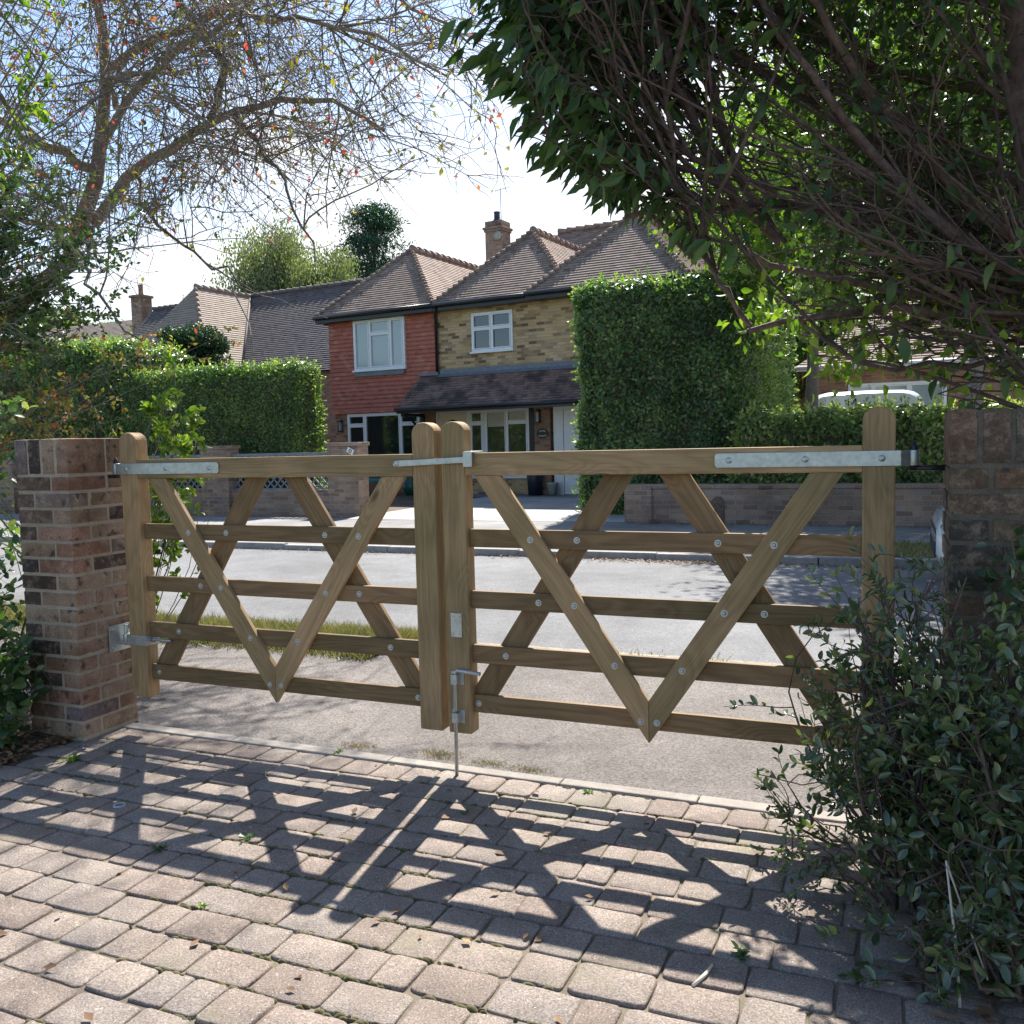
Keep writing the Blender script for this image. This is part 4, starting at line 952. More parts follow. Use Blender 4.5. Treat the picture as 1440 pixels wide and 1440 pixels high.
# ------------------------------------------------------------------ hedges
def hedge(name, label, x0, x1, y0, y1, z0, z1, lm, dens, L, r=.3, amp=.07, sides='fltr', asp=.55):
    root_loc = ((x0+x1)/2, (y0+y1)/2, z0)
    a = np.array([x0, y0, z0-r]); b = np.array([x1, y1, z1]); ph = rng.random(6)*20
    def shape(P, inset=0.):
        c = np.clip(P, a+r, b-r); d = norm(P-c); 
        nz = sum(np.sin(P[:,i]*f+ph[i]+np.sin(P[:,(i+1) % 3]*f*.7)*1.3) for i, f in ((0, 2.3), (1, 3.1), (2, 2.7), (0, 7.9), (2, 8.7)))/5
        return c+d*(r+amp*nz[:,None]-inset), d
    fs = {'f': ((x0,y0,z0),(x1-x0,0,0),(0,0,z1-z0)), 'b': ((x0,y1,z0),(x1-x0,0,0),(0,0,z1-z0)), 'l': ((x0,y0,z0),(0,y1-y0,0),(0,0,z1-z0)), 'r': ((x1,y0,z0),(0,y1-y0,0),(0,0,z1-z0)), 't': ((x0,y0,z1),(x1-x0,0,0),(0,y1-y0,0))}
    cl = Cloud(); core = Cloud()
    for s in sides:
        o, u, v = map(np.array, fs[s]); ar = np.linalg.norm(u)*np.linalg.norm(v); n = int(ar*dens)
        P = o+rng.random((n,1))*u+rng.random((n,1))*v
        Q, d = shape(P); Q = Q - d*(rng.random((n,1))**2*.14) + rng.normal(0, .008, (n,3))
        tan = norm(np.cross(d, rdir(n))); D = tan + d*rng.uniform(-.1, .8, (n,1)) + np.array([0,0,-.5])
        big = np.sin(Q[:,0]*2.1+ph[0]+np.sin(Q[:,2]*2.7))*np.sin(Q[:,2]*3.3+Q[:,1]*1.9+ph[1]); rn = np.clip(.42+.22*big+rng.normal(0,.22,n), 0, 1); hole = (rng.random(n) < np.clip((np.sin(Q[:,0]*6.3+ph[2]+Q[:,2]*4)*np.sin(Q[:,2]*7.1+Q[:,1]*5+ph[3])-.55)*1.6, 0, .75))
        Q = Q-d*hole[:,None]*.10
        leaves(cl, Q, D, norm(d+rdir(n)*.75), rng.uniform(.6, 1.35, n)*L, asp, rnd=rn)
        n2 = max(n//45, 3)                                       # longer shoots standing proud
        P = o+rng.random((n2,1))*u+rng.random((n2,1))*v; Q, d = shape(P)
        for k in range(4): leaves(cl, Q+d*k*L*.45, d+rdir(n2)*.8, rdir(n2), rng.uniform(.7, 1.1, n2)*L, asp, rnd=rng.uniform(.6, 1, n2))
        nu, nv = max(3, int(np.linalg.norm(u)/.18)), max(3, int(np.linalg.norm(v)/.18))
        i, j = np.meshgrid(np.linspace(0,1,nu+1), np.linspace(0,1,nv+1), indexing='ij')
        G = o+i.reshape(-1,1)*u+j.reshape(-1,1)*v; G, _ = shape(G, .13)
        ii, jj = np.meshgrid(np.arange(nu), np.arange(nv), indexing='ij'); q = ii*(nv+1)+jj
        core.put(G, np.stack([q, q+nv+1, q+nv+2, q+1], -1).reshape(-1,4), np.full(len(G), .4))
    o = cl.build(name, lm, None, loc=root_loc)
    k = core.build('twigs', M_['barkH'], o, loc=root_loc); 
    return tag(o, label, 'hedge', None)
hedge('clipped_hedge', 'long clipped green hedge behind the lattice wall at left, level-topped', -14.5, -9.62, 12.35, 13.3, 0, 3.12, M_['leafHedge'], 1500, .062, r=.25, sides='ftrb')
hedge('clipped_hedge', 'taller shaggy hedge at far left, behind the lattice wall', -27, -14.35, 12.4, 15.0, 0, 3.95, M_['leafHedge'], 750, .085, r=.7, amp=.22, sides='ftr')
hedge('tall_hedge', 'tall rounded dark green hedge block in front of the yellow brick house', -3.62, -.62, 12.25, 20.0, 0, 4.12, M_['leafHedge2'], 1150, .082, r=.34, amp=.13, sides='fltr')
hedge('low_hedge', 'low loose hedge growing on top of the brown brick wall, right', -.62, 9.0, 11.1, 12.2, 0, 1.73, M_['leafLow'], 1100, .085, r=.25, amp=.17, sides='ftlr')

# ------------------------------------------------------------------ trees in the distance
def bgtree(name, label, cat, x, y, h, rx, z0, mat_, n, L, nclump=40, droop=0, trunkr=.18, conifer=False, squash=1., group=None, core=True):
    t = thing(name, label, cat, (x, y, 0), 0, group)
    br = Cloud(); cl = Cloud(); cz = (h+z0)/2; rz = (h-z0)/2
    K = 6; tp = resamp([(0,0,-.1), (.1,.05,h*.4), (0,.1,h*.85)], K)[None]; tubes(br, tp, np.linspace(trunkr, trunkr*.25, K)[None], 9)
    br.build('trunk', M_['bark'], t, smooth=True)
    cc = Cloud(); c = rdir(nclump)*(rng.random((nclump,1))**.4)*np.array([rx*.78, rx*.78, rz*.8])+np.array([0,0,cz])
    if conifer: f = rng.random(nclump); a_ = rng.random(nclump)*2*PI; rr = rx*(1.05-f)*rng.uniform(.5, 1, nclump); c = np.stack([np.cos(a_)*rr, np.sin(a_)*rr, z0+f*(h-z0)], 1)
    st = np.stack([np.zeros(nclump), np.zeros(nclump), np.clip(c[:,2]-rng.uniform(.2, .35, nclump)*h*.5, z0*.5, None)], 1)
    P = np.stack([st*(1-s)+c*s+np.array([0,0,-.2*h*.1])*math.sin(s*PI) for s in np.linspace(0, 1, 5)], 1); tubes(br2 := Cloud(), P, np.linspace(trunkr*.35, .015, 5)[None]*np.ones((nclump,1)), 5)
    br2.build('branches', M_['bark'], t, smooth=True)
    m = n//nclump; rc = (rx*.42)*rng.uniform(.6, 1.25, nclump)
    if conifer: rc = rc*.75
    for k in range(nclump):
        q = rdir(m)*(rng.random((m,1))**.45)*rc[k]*np.array([1, 1, .6 if not droop else .9])
        if droop: q[:,2] -= (rng.random(m)**1.5)*droop*(np.linalg.norm(c[k,:2])/rx+.4)
        if conifer: q[:,2] = q[:,2]*.5 - np.linalg.norm(q[:,:2], axis=1)*.35
        D = rdir(m)+np.array([0,0,-.6-droop]); leaves(cl, c[k]+q, D, rdir(m)+norm(q)*.6, rng.uniform(.7, 1.3, m)*L, .55 if not conifer else .3, rnd=np.clip(rng.normal(.45+rng.normal(0,.12), .2, m), 0, 1))
    cl.build('crown', mat_, t); return t
bgtree('birch_tree', 'weeping pale green birch above the dark roof, left of the conifer', 'tree', -27.2, 35, 13.2, 3.1, 6.0, M_['leafBirch'], 28000, .15, 60, droop=2.2)
bgtree('birch_tree', 'shorter weeping birch just right of the taller one, above the dark roof', 'tree', -23.6, 34, 11.6, 2.3, 6.0, M_['leafBirch'], 18000, .15, 45, droop=1.9)
bgtree('conifer_tree', 'dark blue-green conifer behind the left gable peak of the house', 'tree', -24.4, 40, 14.4, 4.6, 4.0, M_['leafCedar'], 32000, .22, 110, conifer=True)
bgtree('round_yew', 'dense dark dome-shaped evergreen above the hedge, left of the dark roof', 'tree', -16.55, 16.9, 5.35, 1.35, 1.6, M_['leafYew'], 60000, .09, 50)
bgtree('broadleaf_tree', 'soft light green tree behind the far chimney at left', 'tree', -37.5, 42, 11.0, 4.6, 3.0, M_['leafBirch'], 16000, .24, 40)
bgtree('broadleaf_tree', 'hazy light green tree between the far chimney and the dome evergreen', 'tree', -30.5, 36, 8.8, 3.3, 3.0, M_['leafBirch'], 14000, .2, 36)
bgtree('broadleaf_tree', 'green tree behind the far left house, seen through the cherry twigs', 'tree', -52, 44, 12.5, 6, 2, M_['leafHedge'], 16000, .3, 40)
bgtree('street_tree', 'brown trunk rising at the end of the tall hedge, crown lost in branches', 'tree', .30, 12.95, 7.4, 2.6, 3.15, M_['leafLime'], 22000, .11, 46, trunkr=.14)
bgtree('street_tree', 'leafy roadside tree behind the overhanging branches, dappling the road', 'tree', 2.55, 9.9, 7.6, 3.1, 3.3, M_['leafLime'], 20000, .12, 46, trunkr=.13)
bgtree('broadleaf_tree', 'large green tree behind the bungalow roof', 'tree', 5.5, 33, 11, 5.5, 2, M_['leafLime'], 18000, .28, 44)
bgtree('broadleaf_tree', 'green tree beyond the tall hedge, left of the bungalow', 'tree', -1.2, 29, 8.5, 3.0, 1, M_['leafHedge2'], 14000, .2, 36)
bgtree('broadleaf_tree', 'green tree far right behind the parked van', 'tree', 12, 25, 9, 4.2, 1, M_['leafHedge2'], 14000, .25, 36)

# ------------------------------------------------------------------ the half-bare cherry over the left of the gate
T = thing('cherry_tree', 'half-bare cherry tree with red and yellow leaves behind the left pillar', 'tree', (-6.5, 2.1, 0))
br = Cloud(); limbs = []
def limb(pts, r0, r1, K=14, S=8, wob=.03, far=0.):
    pts = [(-.33+1.2*x, .634+1.2*y, -.2634+1.2*z) for x, y, z in pts] if far else pts
    P = resamp(pts, K); P[1:-1] += rng.normal(0, wob, (K-2,3)); P = P[None]; tubes(br, P, np.linspace(r0, r1, K)[None], S); limbs.append(P[0]); return P
limb([(-6.5,2.1,-.1), (-6.5,2.3,1.2), (-6.45,3.1,2.6), (-6.31,4.0,3.4), (-6.15,4.2,4.4), (-5.97,4.25,5.25), (-6.03,4.25,6.7)], .155, .035, 16, 12)
limbF = lambda pts, a, b: limb(pts, a*1.15, b*1.15, far=1)
br.build('trunk', M_['bark'], T, smooth=True, loc=T.location); br = Cloud(); limbs = []
limbF([(-4.93,3,3.35), (-4.35,3,3.75), (-3.5,2.9,4.0), (-2.8,2.8,4.02), (-2.2,2.7,3.85), (-1.7,2.6,3.55)], .055, .012)
limbF([(-3.5,2.9,4.0), (-3.42,3,4.4), (-3.62,3,4.75), (-3.9,3,5.1), (-4.1,3,5.7)], .035, .03)
limbF([(-4.85,3,3.9), (-4.3,2.8,4.3), (-3.6,2.6,4.45), (-2.9,2.5,4.5), (-2.2,2.4,4.35), (-1.5,2.4,4.05), (-1.1,2.4,3.75)], .04, .008)
limbF([(-4.7,3,4.6), (-4.1,3.2,4.9), (-3.4,3.3,5.1), (-2.6,3.2,5.1), (-1.8,3.1,4.7), (-1.2,3.0,4.2)], .04, .008)
limbF([(-4.85,3,3.8), (-5.4,2.7,4.1), (-5.9,2.4,4.4), (-6.5,2.2,4.5)], .05, .02)
limbF([(-4.93,3,3.3), (-5.3,2.6,3.35), (-5.8,2.3,3.5), (-6.3,2.0,3.4)], .035, .012)
limbF([(-3.3,2.9,4.0), (-2.8,2.6,3.7), (-2.45,2.4,3.3), (-2.2,2.3,2.9), (-2.05,2.2,2.6)], .022, .006)
limbF([(-4.4,3,3.7), (-4.0,2.6,3.3), (-3.5,2.4,2.95), (-3.0,2.3,2.65), (-2.6,2.2,2.45)], .022, .006)
limbF([(-4.95,3,3.2), (-4.4,2.3,3.0), (-3.9,1.9,2.7), (-3.4,1.6,2.35), (-2.95,1.5,2.05)], .026, .006)
limbF([(-4.7,3,4.9), (-4.3,2.4,5.3), (-3.6,2.1,5.3), (-2.9,2.0,4.9), (-2.4,2.0,4.5)], .03, .008)
limbF([(-4.6,3,4.3), (-4.0,2.4,4.2), (-3.3,2.0,4.0), (-2.8,1.9,3.6), (-2.5,1.9,3.2)], .028, .006)
limbF([(-5.2,2.8,4.0), (-5.3,2.2,4.5), (-5.0,1.8,4.9), (-4.4,1.7,5.0)], .028, .008)
limbF([(-5.6,2.5,3.6), (-5.2,2.0,3.3), (-4.7,1.7,3.0), (-4.3,1.5,2.7)], .022, .006)
LP = np.stack(limbs)
def clear(P):
    e = P[:,[P.shape[1]//2,-1]]; d = (e-np.array([1.65,-3.17,1.317])); f = d[...,2]/(-.389*d[...,0]+.921*d[...,1]); return (f.min(1) > np.interp(e[...,0].max(1), [-5.6,-4.65,-3.2,-2.5], [.13,.20,.215,.26]))
def twigs(src, m, ln, r0, r1, K=6, wob=.28, grav=(0,0,-.03), mixd=.5, S=4, lo=.15, bias=(0,0,0)):
    p, t, _, _ = sample(src, m, lo); D = norm(t*mixd + rdir(m)*(1-mixd)*1.3 + np.array(bias)); P = walk(p, D, rng.uniform(*ln, m), K, wob, grav); P = P[clear(P) | (rng.random(len(P)) < .03)]; m = len(P)
    tubes(br, P, np.linspace(r0, r1, K)[None]*rng.uniform(.7, 1.3, (m,1)), S); return P
s1 = twigs(LP, 380, (.85, 2.0), .0085, .0032, 9, .13, (.02,0,-.05), .35, 5, bias=(.1,-.05,-.05))
s2 = twigs(s1, 2400, (.35, .95), .0046, .0022, 7, .2, (.03,0,-.05), .35, 4, bias=(.1,0,-.1))
s3 = twigs(np.concatenate([s2[:,:7], s1[:,2:9]]), 8000, (.1, .38), .0029, .0016, 5, .27, (.02,0,-.03), .3, 3)
br.build('branches', M_['bark'], T, smooth=True, loc=T.location)
cl = Cloud(); n = 7000; p, t, _, _ = sample(s3, n, .3); leaves(cl, p, rdir(n)+np.array([0,0,-.8]), rdir(n), rng.uniform(.022, .066, n), .55, 'lance', rnd=np.where(rng.random(n) < .16, rng.uniform(.72, 1, n), rng.uniform(0, .62, n)))
cl.build('crown', M_['leafCherry'], T, loc=T.location)

# ------------------------------------------------------------------ shrubs round the left pillar
def shrub(name, label, cat, base, targets, nst, ntw, nlf, L, asp, lm, bark, r0=.008, tmpl='oval', spread=.18, twl=(.15, .4), wob=.2, grav=(0,0,-.02), rndf=None, S=5, droop=-.15):
    """stems from base points to random targets; twigs along the stems; leaves in pairs along twigs"""
    base = np.array(base, float); tg = np.array(targets, float)
    root = thing(name, label, cat, tuple(base.mean(0)))
    b0 = base[rng.integers(0, len(base), nst)]+rng.normal(0, .03, (nst,3))*np.array([1,1,0]); t0 = tg[rng.integers(0, len(tg), nst)]+rng.normal(0, spread, (nst,3))
    K = 8; s = np.linspace(0, 1, K)[None,:,None]; P = b0[:,None]*(1-s)+t0[:,None]*s
    side = rng.normal(0, .08, (nst,1,3)); P = P + side*np.sin(s*PI) + rng.normal(0, .012, P.shape)*(s > 0) ; P[:,:,2] += .08*np.sin(s[...,0]*PI)
    P[:,:,2] = np.maximum(P[:,:,2], .005)
    bc = Cloud(); tubes(bc, P, np.linspace(r0, r0*.35, K)[None]*rng.uniform(.6, 1.3, (nst,1)), S)
    p, t, _, _ = sample(P, ntw, .25); W_ = walk(p, norm(t*.6+rdir(ntw)*.8), rng.uniform(*twl, ntw), 6, wob, grav)
    W_[:,:,2] = np.maximum(W_[:,:,2], .01)
    tubes(bc, W_, np.linspace(r0*.32, r0*.14, 6)[None]*np.ones((ntw,1)), 4); bc.build('stems', bark, root, smooth=True, loc=root.location)
    cl = Cloud(); p, t, i, f = sample(W_, nlf, .1); sd = norm(np.cross(t, rdir(nlf)))
    leaves(cl, p, sd*.9+t*.7+np.array([0,0,droop]), norm(np.cross(sd, t)+rdir(nlf)*.5+np.array([0,0,.6])), rng.uniform(.6, 1.2, nlf)*L, asp, tmpl, rnd=rndf(nlf) if rndf else None)
    cl.build('foliage', lm, root, loc=root.location); return root
shrub('lime_shrub', 'young shrub with bright lime leaves just behind the left gate post', 'shrub', [(-2.45,.75,0), (-2.4,.68,0)],
      [(-1.90,.6,1.58), (-1.98,.7,1.66), (-1.74,.65,1.50), (-1.80,.6,1.56), (-2.05,.65,1.55), (-1.85,.65,1.36), (-2.1,.7,1.4), (-1.82,.6,1.44), (-1.84,.6,1.06)], 20, 120, 1600, .046, .55, M_['leafLime'], M_['bark'], .005, spread=.045, twl=(.06, .15))
shrub('autumn_shrub', 'tangled shrub with yellow and orange leaves above the left pillar', 'shrub', [(-4.3,1.0,.9), (-4.2,.9,1.2)],
      [(-3.4,.8,2.0), (-3.0,.8,1.95), (-2.6,.8,2.0), (-2.2,.8,1.9), (-2.4,.8,1.65), (-2.8,.8,1.6), (-3.2,.8,1.7), (-2.1,.9,1.7), (-3.5,.9,1.4)], 20, 170, 1500, .034, .5, M_['leafCherry'], M_['bark'], .004, tmpl='lance', spread=.13, twl=(.1, .35), rndf=lambda n: rng.choice([.1,.2,.3,.35,.45,.5,.55,.6,.66,.78], n))
shrub('evergreen_shrub', 'tall small-leaved evergreen at the far left edge, below the cherry branches', 'shrub', [(-6.0,1.3,1.6), (-5.8,1.2,2.0)],
      [(-3.5,1,2.9), (-3.1,1,2.85), (-2.95,1,2.5), (-3.3,1,2.4), (-3.7,1,2.6), (-3.8,1.1,3.1), (-3.0,1,2.2), (-3.6,1,2.2), (-4.1,1,2.4), (-3.4,1.0,2.1)], 90, 1300, 27000, .036, .6, M_['leafHolly'], M_['bark'], .011, tmpl='quad', spread=.16, twl=(.12, .4))
shrub('hanging_lime_branch_tree', 'small tree with hanging yellow-green leaves in the top left corner', 'tree', [(-4.8,.2,1.0)],
      [(-2.85,.5,3.7), (-2.5,.5,3.65), (-2.7,.5,3.4), (-2.95,.5,3.3), (-2.62,.45,3.25), (-2.3,.45,3.75), (-3.1,.5,3.9)], 9, 110, 1300, .055, .42, M_['leafLime'], M_['bark'], .014, tmpl='lance', spread=.10, twl=(.1, .3), droop=-.8)
shrub('bramble_bush', 'dark leafy bramble and ivy bush left of the brick pillar', 'shrub', [(-2.7,-.2,0), (-2.4,-.1,0), (-3.0,-.5,0)],
      [(-2.35,-.1,1.3), (-2.3,-.2,.9), (-2.3,-.25,.5), (-2.6,-.3,1.0), (-2.9,-.3,1.2), (-3.2,-.4,1.0), (-2.45,-.35,.3), (-2.8,-.5,.5), (-2.5,0,1.4), (-3.1,.1,1.5)], 60, 420, 4200, .048, .62, M_['leafHedge2'], M_['barkH'], .007, spread=.12, twl=(.15, .4))
shrub('ground_ivy', 'low dark ivy clump at the foot of the left brick pillar', 'shrub', [(-2.05,-.36,0), (-2.15,-.5,0)],
      [(-2.0,-.34,.28), (-2.1,-.4,.35), (-2.2,-.5,.3), (-2.0,-.42,.12), (-2.1,-.6,.12), (-1.98,-.32,.45), (-2.25,-.42,.5)], 30, 110, 620, .055, .75, M_['leafHolly'], M_['barkH'], .004, spread=.05, twl=(.06, .18))
# strappy ornamental grass behind the pillar top
def tuft(name, label, cat, c, n, h, sp, m, w_=.008, loc=None):
    cl = Cloud(); P0 = np.array(c)+rng.normal(0, sp*.25, (n,3))*np.array([1,1,0]); D = norm(np.array([0,0,1])+rng.normal(0, .28, (n,3))); Ln = rng.uniform(.5, 1.1, n)*h
    W_ = walk(P0, D, Ln, 7, .06, (0,0,-.10)); W_ += 0; sd = norm(np.cross(D, rdir(n)))*w_
    wd = np.array([.7,1,1,.85,.65,.4,.05])[None,:,None]; V = np.stack([W_-sd[:,None]*wd, W_+sd[:,None]*wd], 2).reshape(-1,3)
    k = np.arange(6)*2; f = np.stack([k, k+1, k+3, k+2], 1); F = (f[None]+(np.arange(n)*14)[:,None,None]).reshape(-1,4)
    cl.put(V, F, np.repeat(rng.random(n), 14)); o = cl.build(name, m, None, loc=tuple(c)); return tag(o, label, cat)
tuft('grass_clump', 'tall pale strappy grass clump rising behind the left pillar', 'grass clump', (-2.42, .50, .62), 150, .85, .5, M_['leafBirch'], .005)

# ------------------------------------------------------------------ the glossy shrub in front of the right pillar
shrub('glossy_privet', 'glossy dark small-leaved shrub in front of the right gate post', 'shrub', [(1.74,-.50,0), (1.80,-.42,0), (1.70,-.42,0)],
      [(1.64,-.36,.84), (1.72,-.38,.92), (1.58,-.38,.70), (1.52,-.40,.55), (1.60,-.45,.62), (1.72,-.5,.75), (1.84,-.45,.80), (1.62,-.55,.4), (1.55,-.48,.3), (1.70,-.6,.5), (1.80,-.62,.62), (1.9,-.55,.7), (1.34,-.38,.24), (1.48,-.42,.34), (1.95,-.5,.55)],
      80, 650, 4500, .034, .42, M_['leafPriv'], M_['barkD'], .006, spread=.055, twl=(.08, .24), wob=.16, droop=.15)
shrub('dark_evergreen_bush', 'taller dark evergreen bush at the bottom right corner, before the pillar', 'shrub', [(2.0,-.72,0), (1.95,-.85,0), (2.1,-.6,0)],
      [(1.85,-.7,.6), (1.9,-.8,.45), (1.8,-.72,.3), (1.95,-.85,.65), (2.05,-.7,.8), (2.2,-.7,.9), (1.82,-.85,.18), (1.95,-.6,.72), (2.1,-1.0,.4), (2.3,-.9,.7), (1.86,-.62,.5), (1.78,-.8,.1)],
      70, 560, 4400, .040, .46, M_['leafPriv'], M_['barkH'], .006, spread=.07, twl=(.1, .28), droop=.05)
shrub('ivy_sprig', 'small green ivy sprig on the dark right pillar', 'ivy', [(2.02,-.25,.75)], [(1.96,-.26,.98), (1.98,-.28,.88), (2.05,-.26,1.05)], 6, 16, 90, .04, .6, M_['leafHolly'], M_['barkH'], .003, spread=.03, twl=(.05, .12))
shrub('trailing_sprig', 'low trailing sprig of small leaves on the paving by the right shrub', 'sprig', [(1.62,-.55,0)], [(1.40,-.50,.10), (1.36,-.56,.05), (1.45,-.60,.09)], 7, 26, 260, .022, .42, M_['leafPriv'], M_['barkD'], .0025, spread=.03, twl=(.05, .13))

# ------------------------------------------------------------------ the big overhanging tree, top right
CT = thing('overhanging_tree', 'dark tangled tree leaning over the right pillar, branches bare underneath', 'tree', (2.75, .8, 0))
LB = {
'A': [(1.28,0.25,2.00), (1.19,0.15,2.10), (1.05,0.10,2.28), (0.95,0.00,2.54), (0.86,-0.10,2.82), (.7,-.1,3.3)],
'A2': [(1.28,0.25,2.00), (1.14,0.20,2.26), (1.07,0.15,2.45), (1.02,0.10,2.69), (0.98,0.00,2.86), (.9,0,3.3)],
'A3': [(1.19,0.15,2.10), (1.03,0.05,2.26), (0.90,0.00,2.39), (0.81,-0.10,2.53), (0.72,-0.20,2.63), (0.62,-0.20,2.74)],
'B': [(2.75,.8,1.85), (2.15,0.50,1.99), (1.81,0.40,2.08), (1.51,0.30,2.10), (1.25,0.20,2.13), (1.05,0.10,2.13), (0.90,0.00,2.10), (0.77,0.00,2.10)],
'C': [(2.75,.8,1.65), (2.15,0.50,1.76), (1.75,0.40,1.82), (1.47,0.30,1.85), (1.16,0.20,1.95), (1.00,0.10,2.03)],
'C2': [(0.83,0.00,2.12), (1.07,0.10,1.89), (1.18,0.15,1.71)],
'D': [(2.75,.8,1.6), (2.14,0.40,1.69), (1.81,0.35,1.73), (1.51,0.30,1.75), (1.35,0.25,1.73), (1.17,0.15,1.69)],
'E': [(2.75,.8,1.5), (2.12,0.40,1.62), (1.91,0.40,1.55), (1.61,0.30,1.54), (1.49,0.25,1.57), (1.35,0.20,1.71)],
'F': [(2.4,.4,.9), (2.11,0.20,1.67), (2.01,0.10,2.23), (1.97,0.00,2.39), (1.94,-0.05,2.58), (1.92,-0.10,2.68), (1.9,-.1,3.6)],
'H': [(2.75,.8,1.6), (2.13,0.30,1.75), (1.80,0.20,1.97), (1.63,0.15,2.16), (1.50,0.10,2.33), (1.37,0.00,2.52), (1.1,0,2.95)],
'I': [(2.75,.8,1.7), (2.14,0.40,1.88), (1.83,0.30,2.13), (1.69,0.20,2.28), (1.52,0.10,2.50), (1.41,0.00,2.73), (1.2,0,3.1)],
'J': [(1.05,0.10,2.28), (0.83,0.00,2.34), (0.64,-0.05,2.37), (0.50,-0.10,2.37), (0.40,-0.12,2.40)],
'K': [(1.18,0.15,1.71), (1.09,0.10,1.85), (1.03,0.05,1.97), (0.97,0.00,2.17), (0.95,-0.10,2.46)],
'L': [(2.75,.8,2.1), (2.16,0.60,2.20), (1.74,0.50,2.28), (1.39,0.40,2.51), (1.02,0.30,2.76), (0.78,0.20,2.92)],
'M': [(2.75,.8,2.3), (2.15,0.60,2.45), (1.74,0.50,2.56), (1.39,0.40,2.73), (1.15,0.30,2.94), (.8,.3,3.3)],
'N': [(2.75,.9,1.9), (2.2,1.0,2.2), (1.8,1.1,2.4), (1.4,1.1,2.5)], 'O': [(2.75,.9,1.6), (2.2,1.1,1.8), (1.8,1.3,1.9), (1.5,1.4,1.95)],
'P': [(1.25,.2,2.13), (1.0,.2,2.5), (.7,.2,2.7), (.45,.1,2.9)], 'Q': [(1.05,.1,2.13), (.8,0,2.3), (.6,-.05,2.5), (.4,-.1,2.75)],
}
LR = dict(A=(.020,.010), A2=(.015,.007), A3=(.011,.004), B=(.032,.009), C=(.024,.008), C2=(.009,.007), D=(.026,.010), E=(.014,.006), F=(.038,.026), H=(.022,.010), I=(.024,.010), J=(.005,.002), K=(.009,.005), L=(.026,.008), M=(.026,.010), N=(.03,.012), O=(.026,.01), P=(.012,.005), Q=(.01,.004))
br = Cloud(); limbs = []
t_ = resamp([(2.95,.95,-.1), (2.85,.9,.7), (2.75,.8,1.6), (2.7,.8,2.4), (2.6,.8,3.6)], 14)[None]; tubes(br, t_, np.linspace(.15, .08, 14)[None], 12)
br.build('trunk', M_['barkH'], CT, smooth=True, loc=CT.location); br = Cloud()
for k, v in LB.items(): limb(v, *LR[k], 14, 8, .012)
LP = np.stack(limbs); br.build('limbs', M_['barkD'], CT, smooth=True, loc=CT.location)
br = Cloud()
def xl(z): return np.interp(z, [1.5, 1.66, 1.85, 2.1, 2.18, 2.6, 2.93, 3.5], [1.75, 1.22, 1.0, .80, .62, .36, .30, .1])
def okc(P, pad=0):
    """inside the crown: right of its outline, and (left part) not shading the sunlit paving"""
    return (P[:,0] > xl(P[:,2])+pad) & ((P[:,0] > 1.25) | (P[:,1] < .815*P[:,2]-1.50))
def keep(P): return P[okc(P[:,-1]) & okc(P[:,P.shape[1]//2])]
def tw(src, m, ln, r0, r1, K, wob, grav, mixd, S, bias, spread=1.3):
    p, t, _, _ = sample(src, m, .12); D = norm(t*mixd+rdir(m)*(1-mixd)*spread+np.array(bias)); P = keep(walk(p, D, rng.uniform(*ln, m), K, wob, grav))
    tubes(br, P, np.linspace(r0, r1, K)[None]*rng.uniform(.6, 1.4, (len(P),1)), S); return P
c1 = tw(LP, 330, (.5, 1.3), .0085, .0035, 9, .12, (-.02,0,.02), .75, 5, (-.25,0,.06))
c2 = tw(np.concatenate([c1, LP[:,2:11]]), 850, (.25, .75), .0042, .0018, 7, .2, (-.02,0,.02), .6, 4, (-.15,0,.1))
c3 = tw(c2, 1700, (.1, .35), .0022, .0010, 5, .3, (0,0,0), .4, 3, (0,0,0))
br.build('twigs', M_['barkD'], CT, smooth=True, loc=CT.location)
cl = Cloud()
def vol(n, lo, hi):
    P = rng.uniform(lo, hi, (n,3)); return P[okc(P, .03)]
P = vol(66000, (.2,.35,1.55), (3.2,2.1,4.2)); P = P[(P[:,2] > 1.70+.42*(P[:,1]-.4)+.10*np.sin(P[:,0]*9)+rng.normal(0,.07,len(P)))]; P = P[np.sin(P[:,0]*7+P[:,1]*4)+np.sin(P[:,2]*8+P[:,0]*3)+rng.normal(0,.8,len(P)) > -1.0]
leaves(cl, P, rdir(len(P))+np.array([-.2,0,-.5]), rdir(len(P)), rng.uniform(.035, .075, len(P)), .42, 'quad')
P = vol(15000, (.2,-.3,2.15), (3.2,.35,4.0)); P = P[(P[:,0]-xl(P[:,2]) < .35) | (P[:,2] > 2.75+rng.normal(0,.1,len(P))) ]
leaves(cl, P, rdir(len(P))*.7+np.array([-.45,0,-.75]), rdir(len(P)), rng.uniform(.05, .11, len(P)), .32, 'quad')
# long drooping leaves on the outer fringe
p, t, _, _ = sample(c2, 9000, .3); k = (p[:,0]-xl(p[:,2]) < .30) & (p[:,2] > 1.95) & (p[:,1] < .5); p, t = p[k][:1500], t[k][:1500]
p = p-np.array([1,0,0])*rng.random((len(p),1))*.06
leaves(cl, p, t*.5+rdir(len(p))*.35+np.array([-.35,0,-.85]), rdir(len(p))+np.array([0,-.6,.4]), rng.uniform(.06, .12, len(p)), .30, 'lance')
p, t, _, _ = sample(np.concatenate([c1[:,:7], c2]), 2800, .3); leaves(cl, p, rdir(len(p))*.8+np.array([-.2,0,-.6]), rdir(len(p)), rng.uniform(.035, .075, len(p)), .42, 'quad')
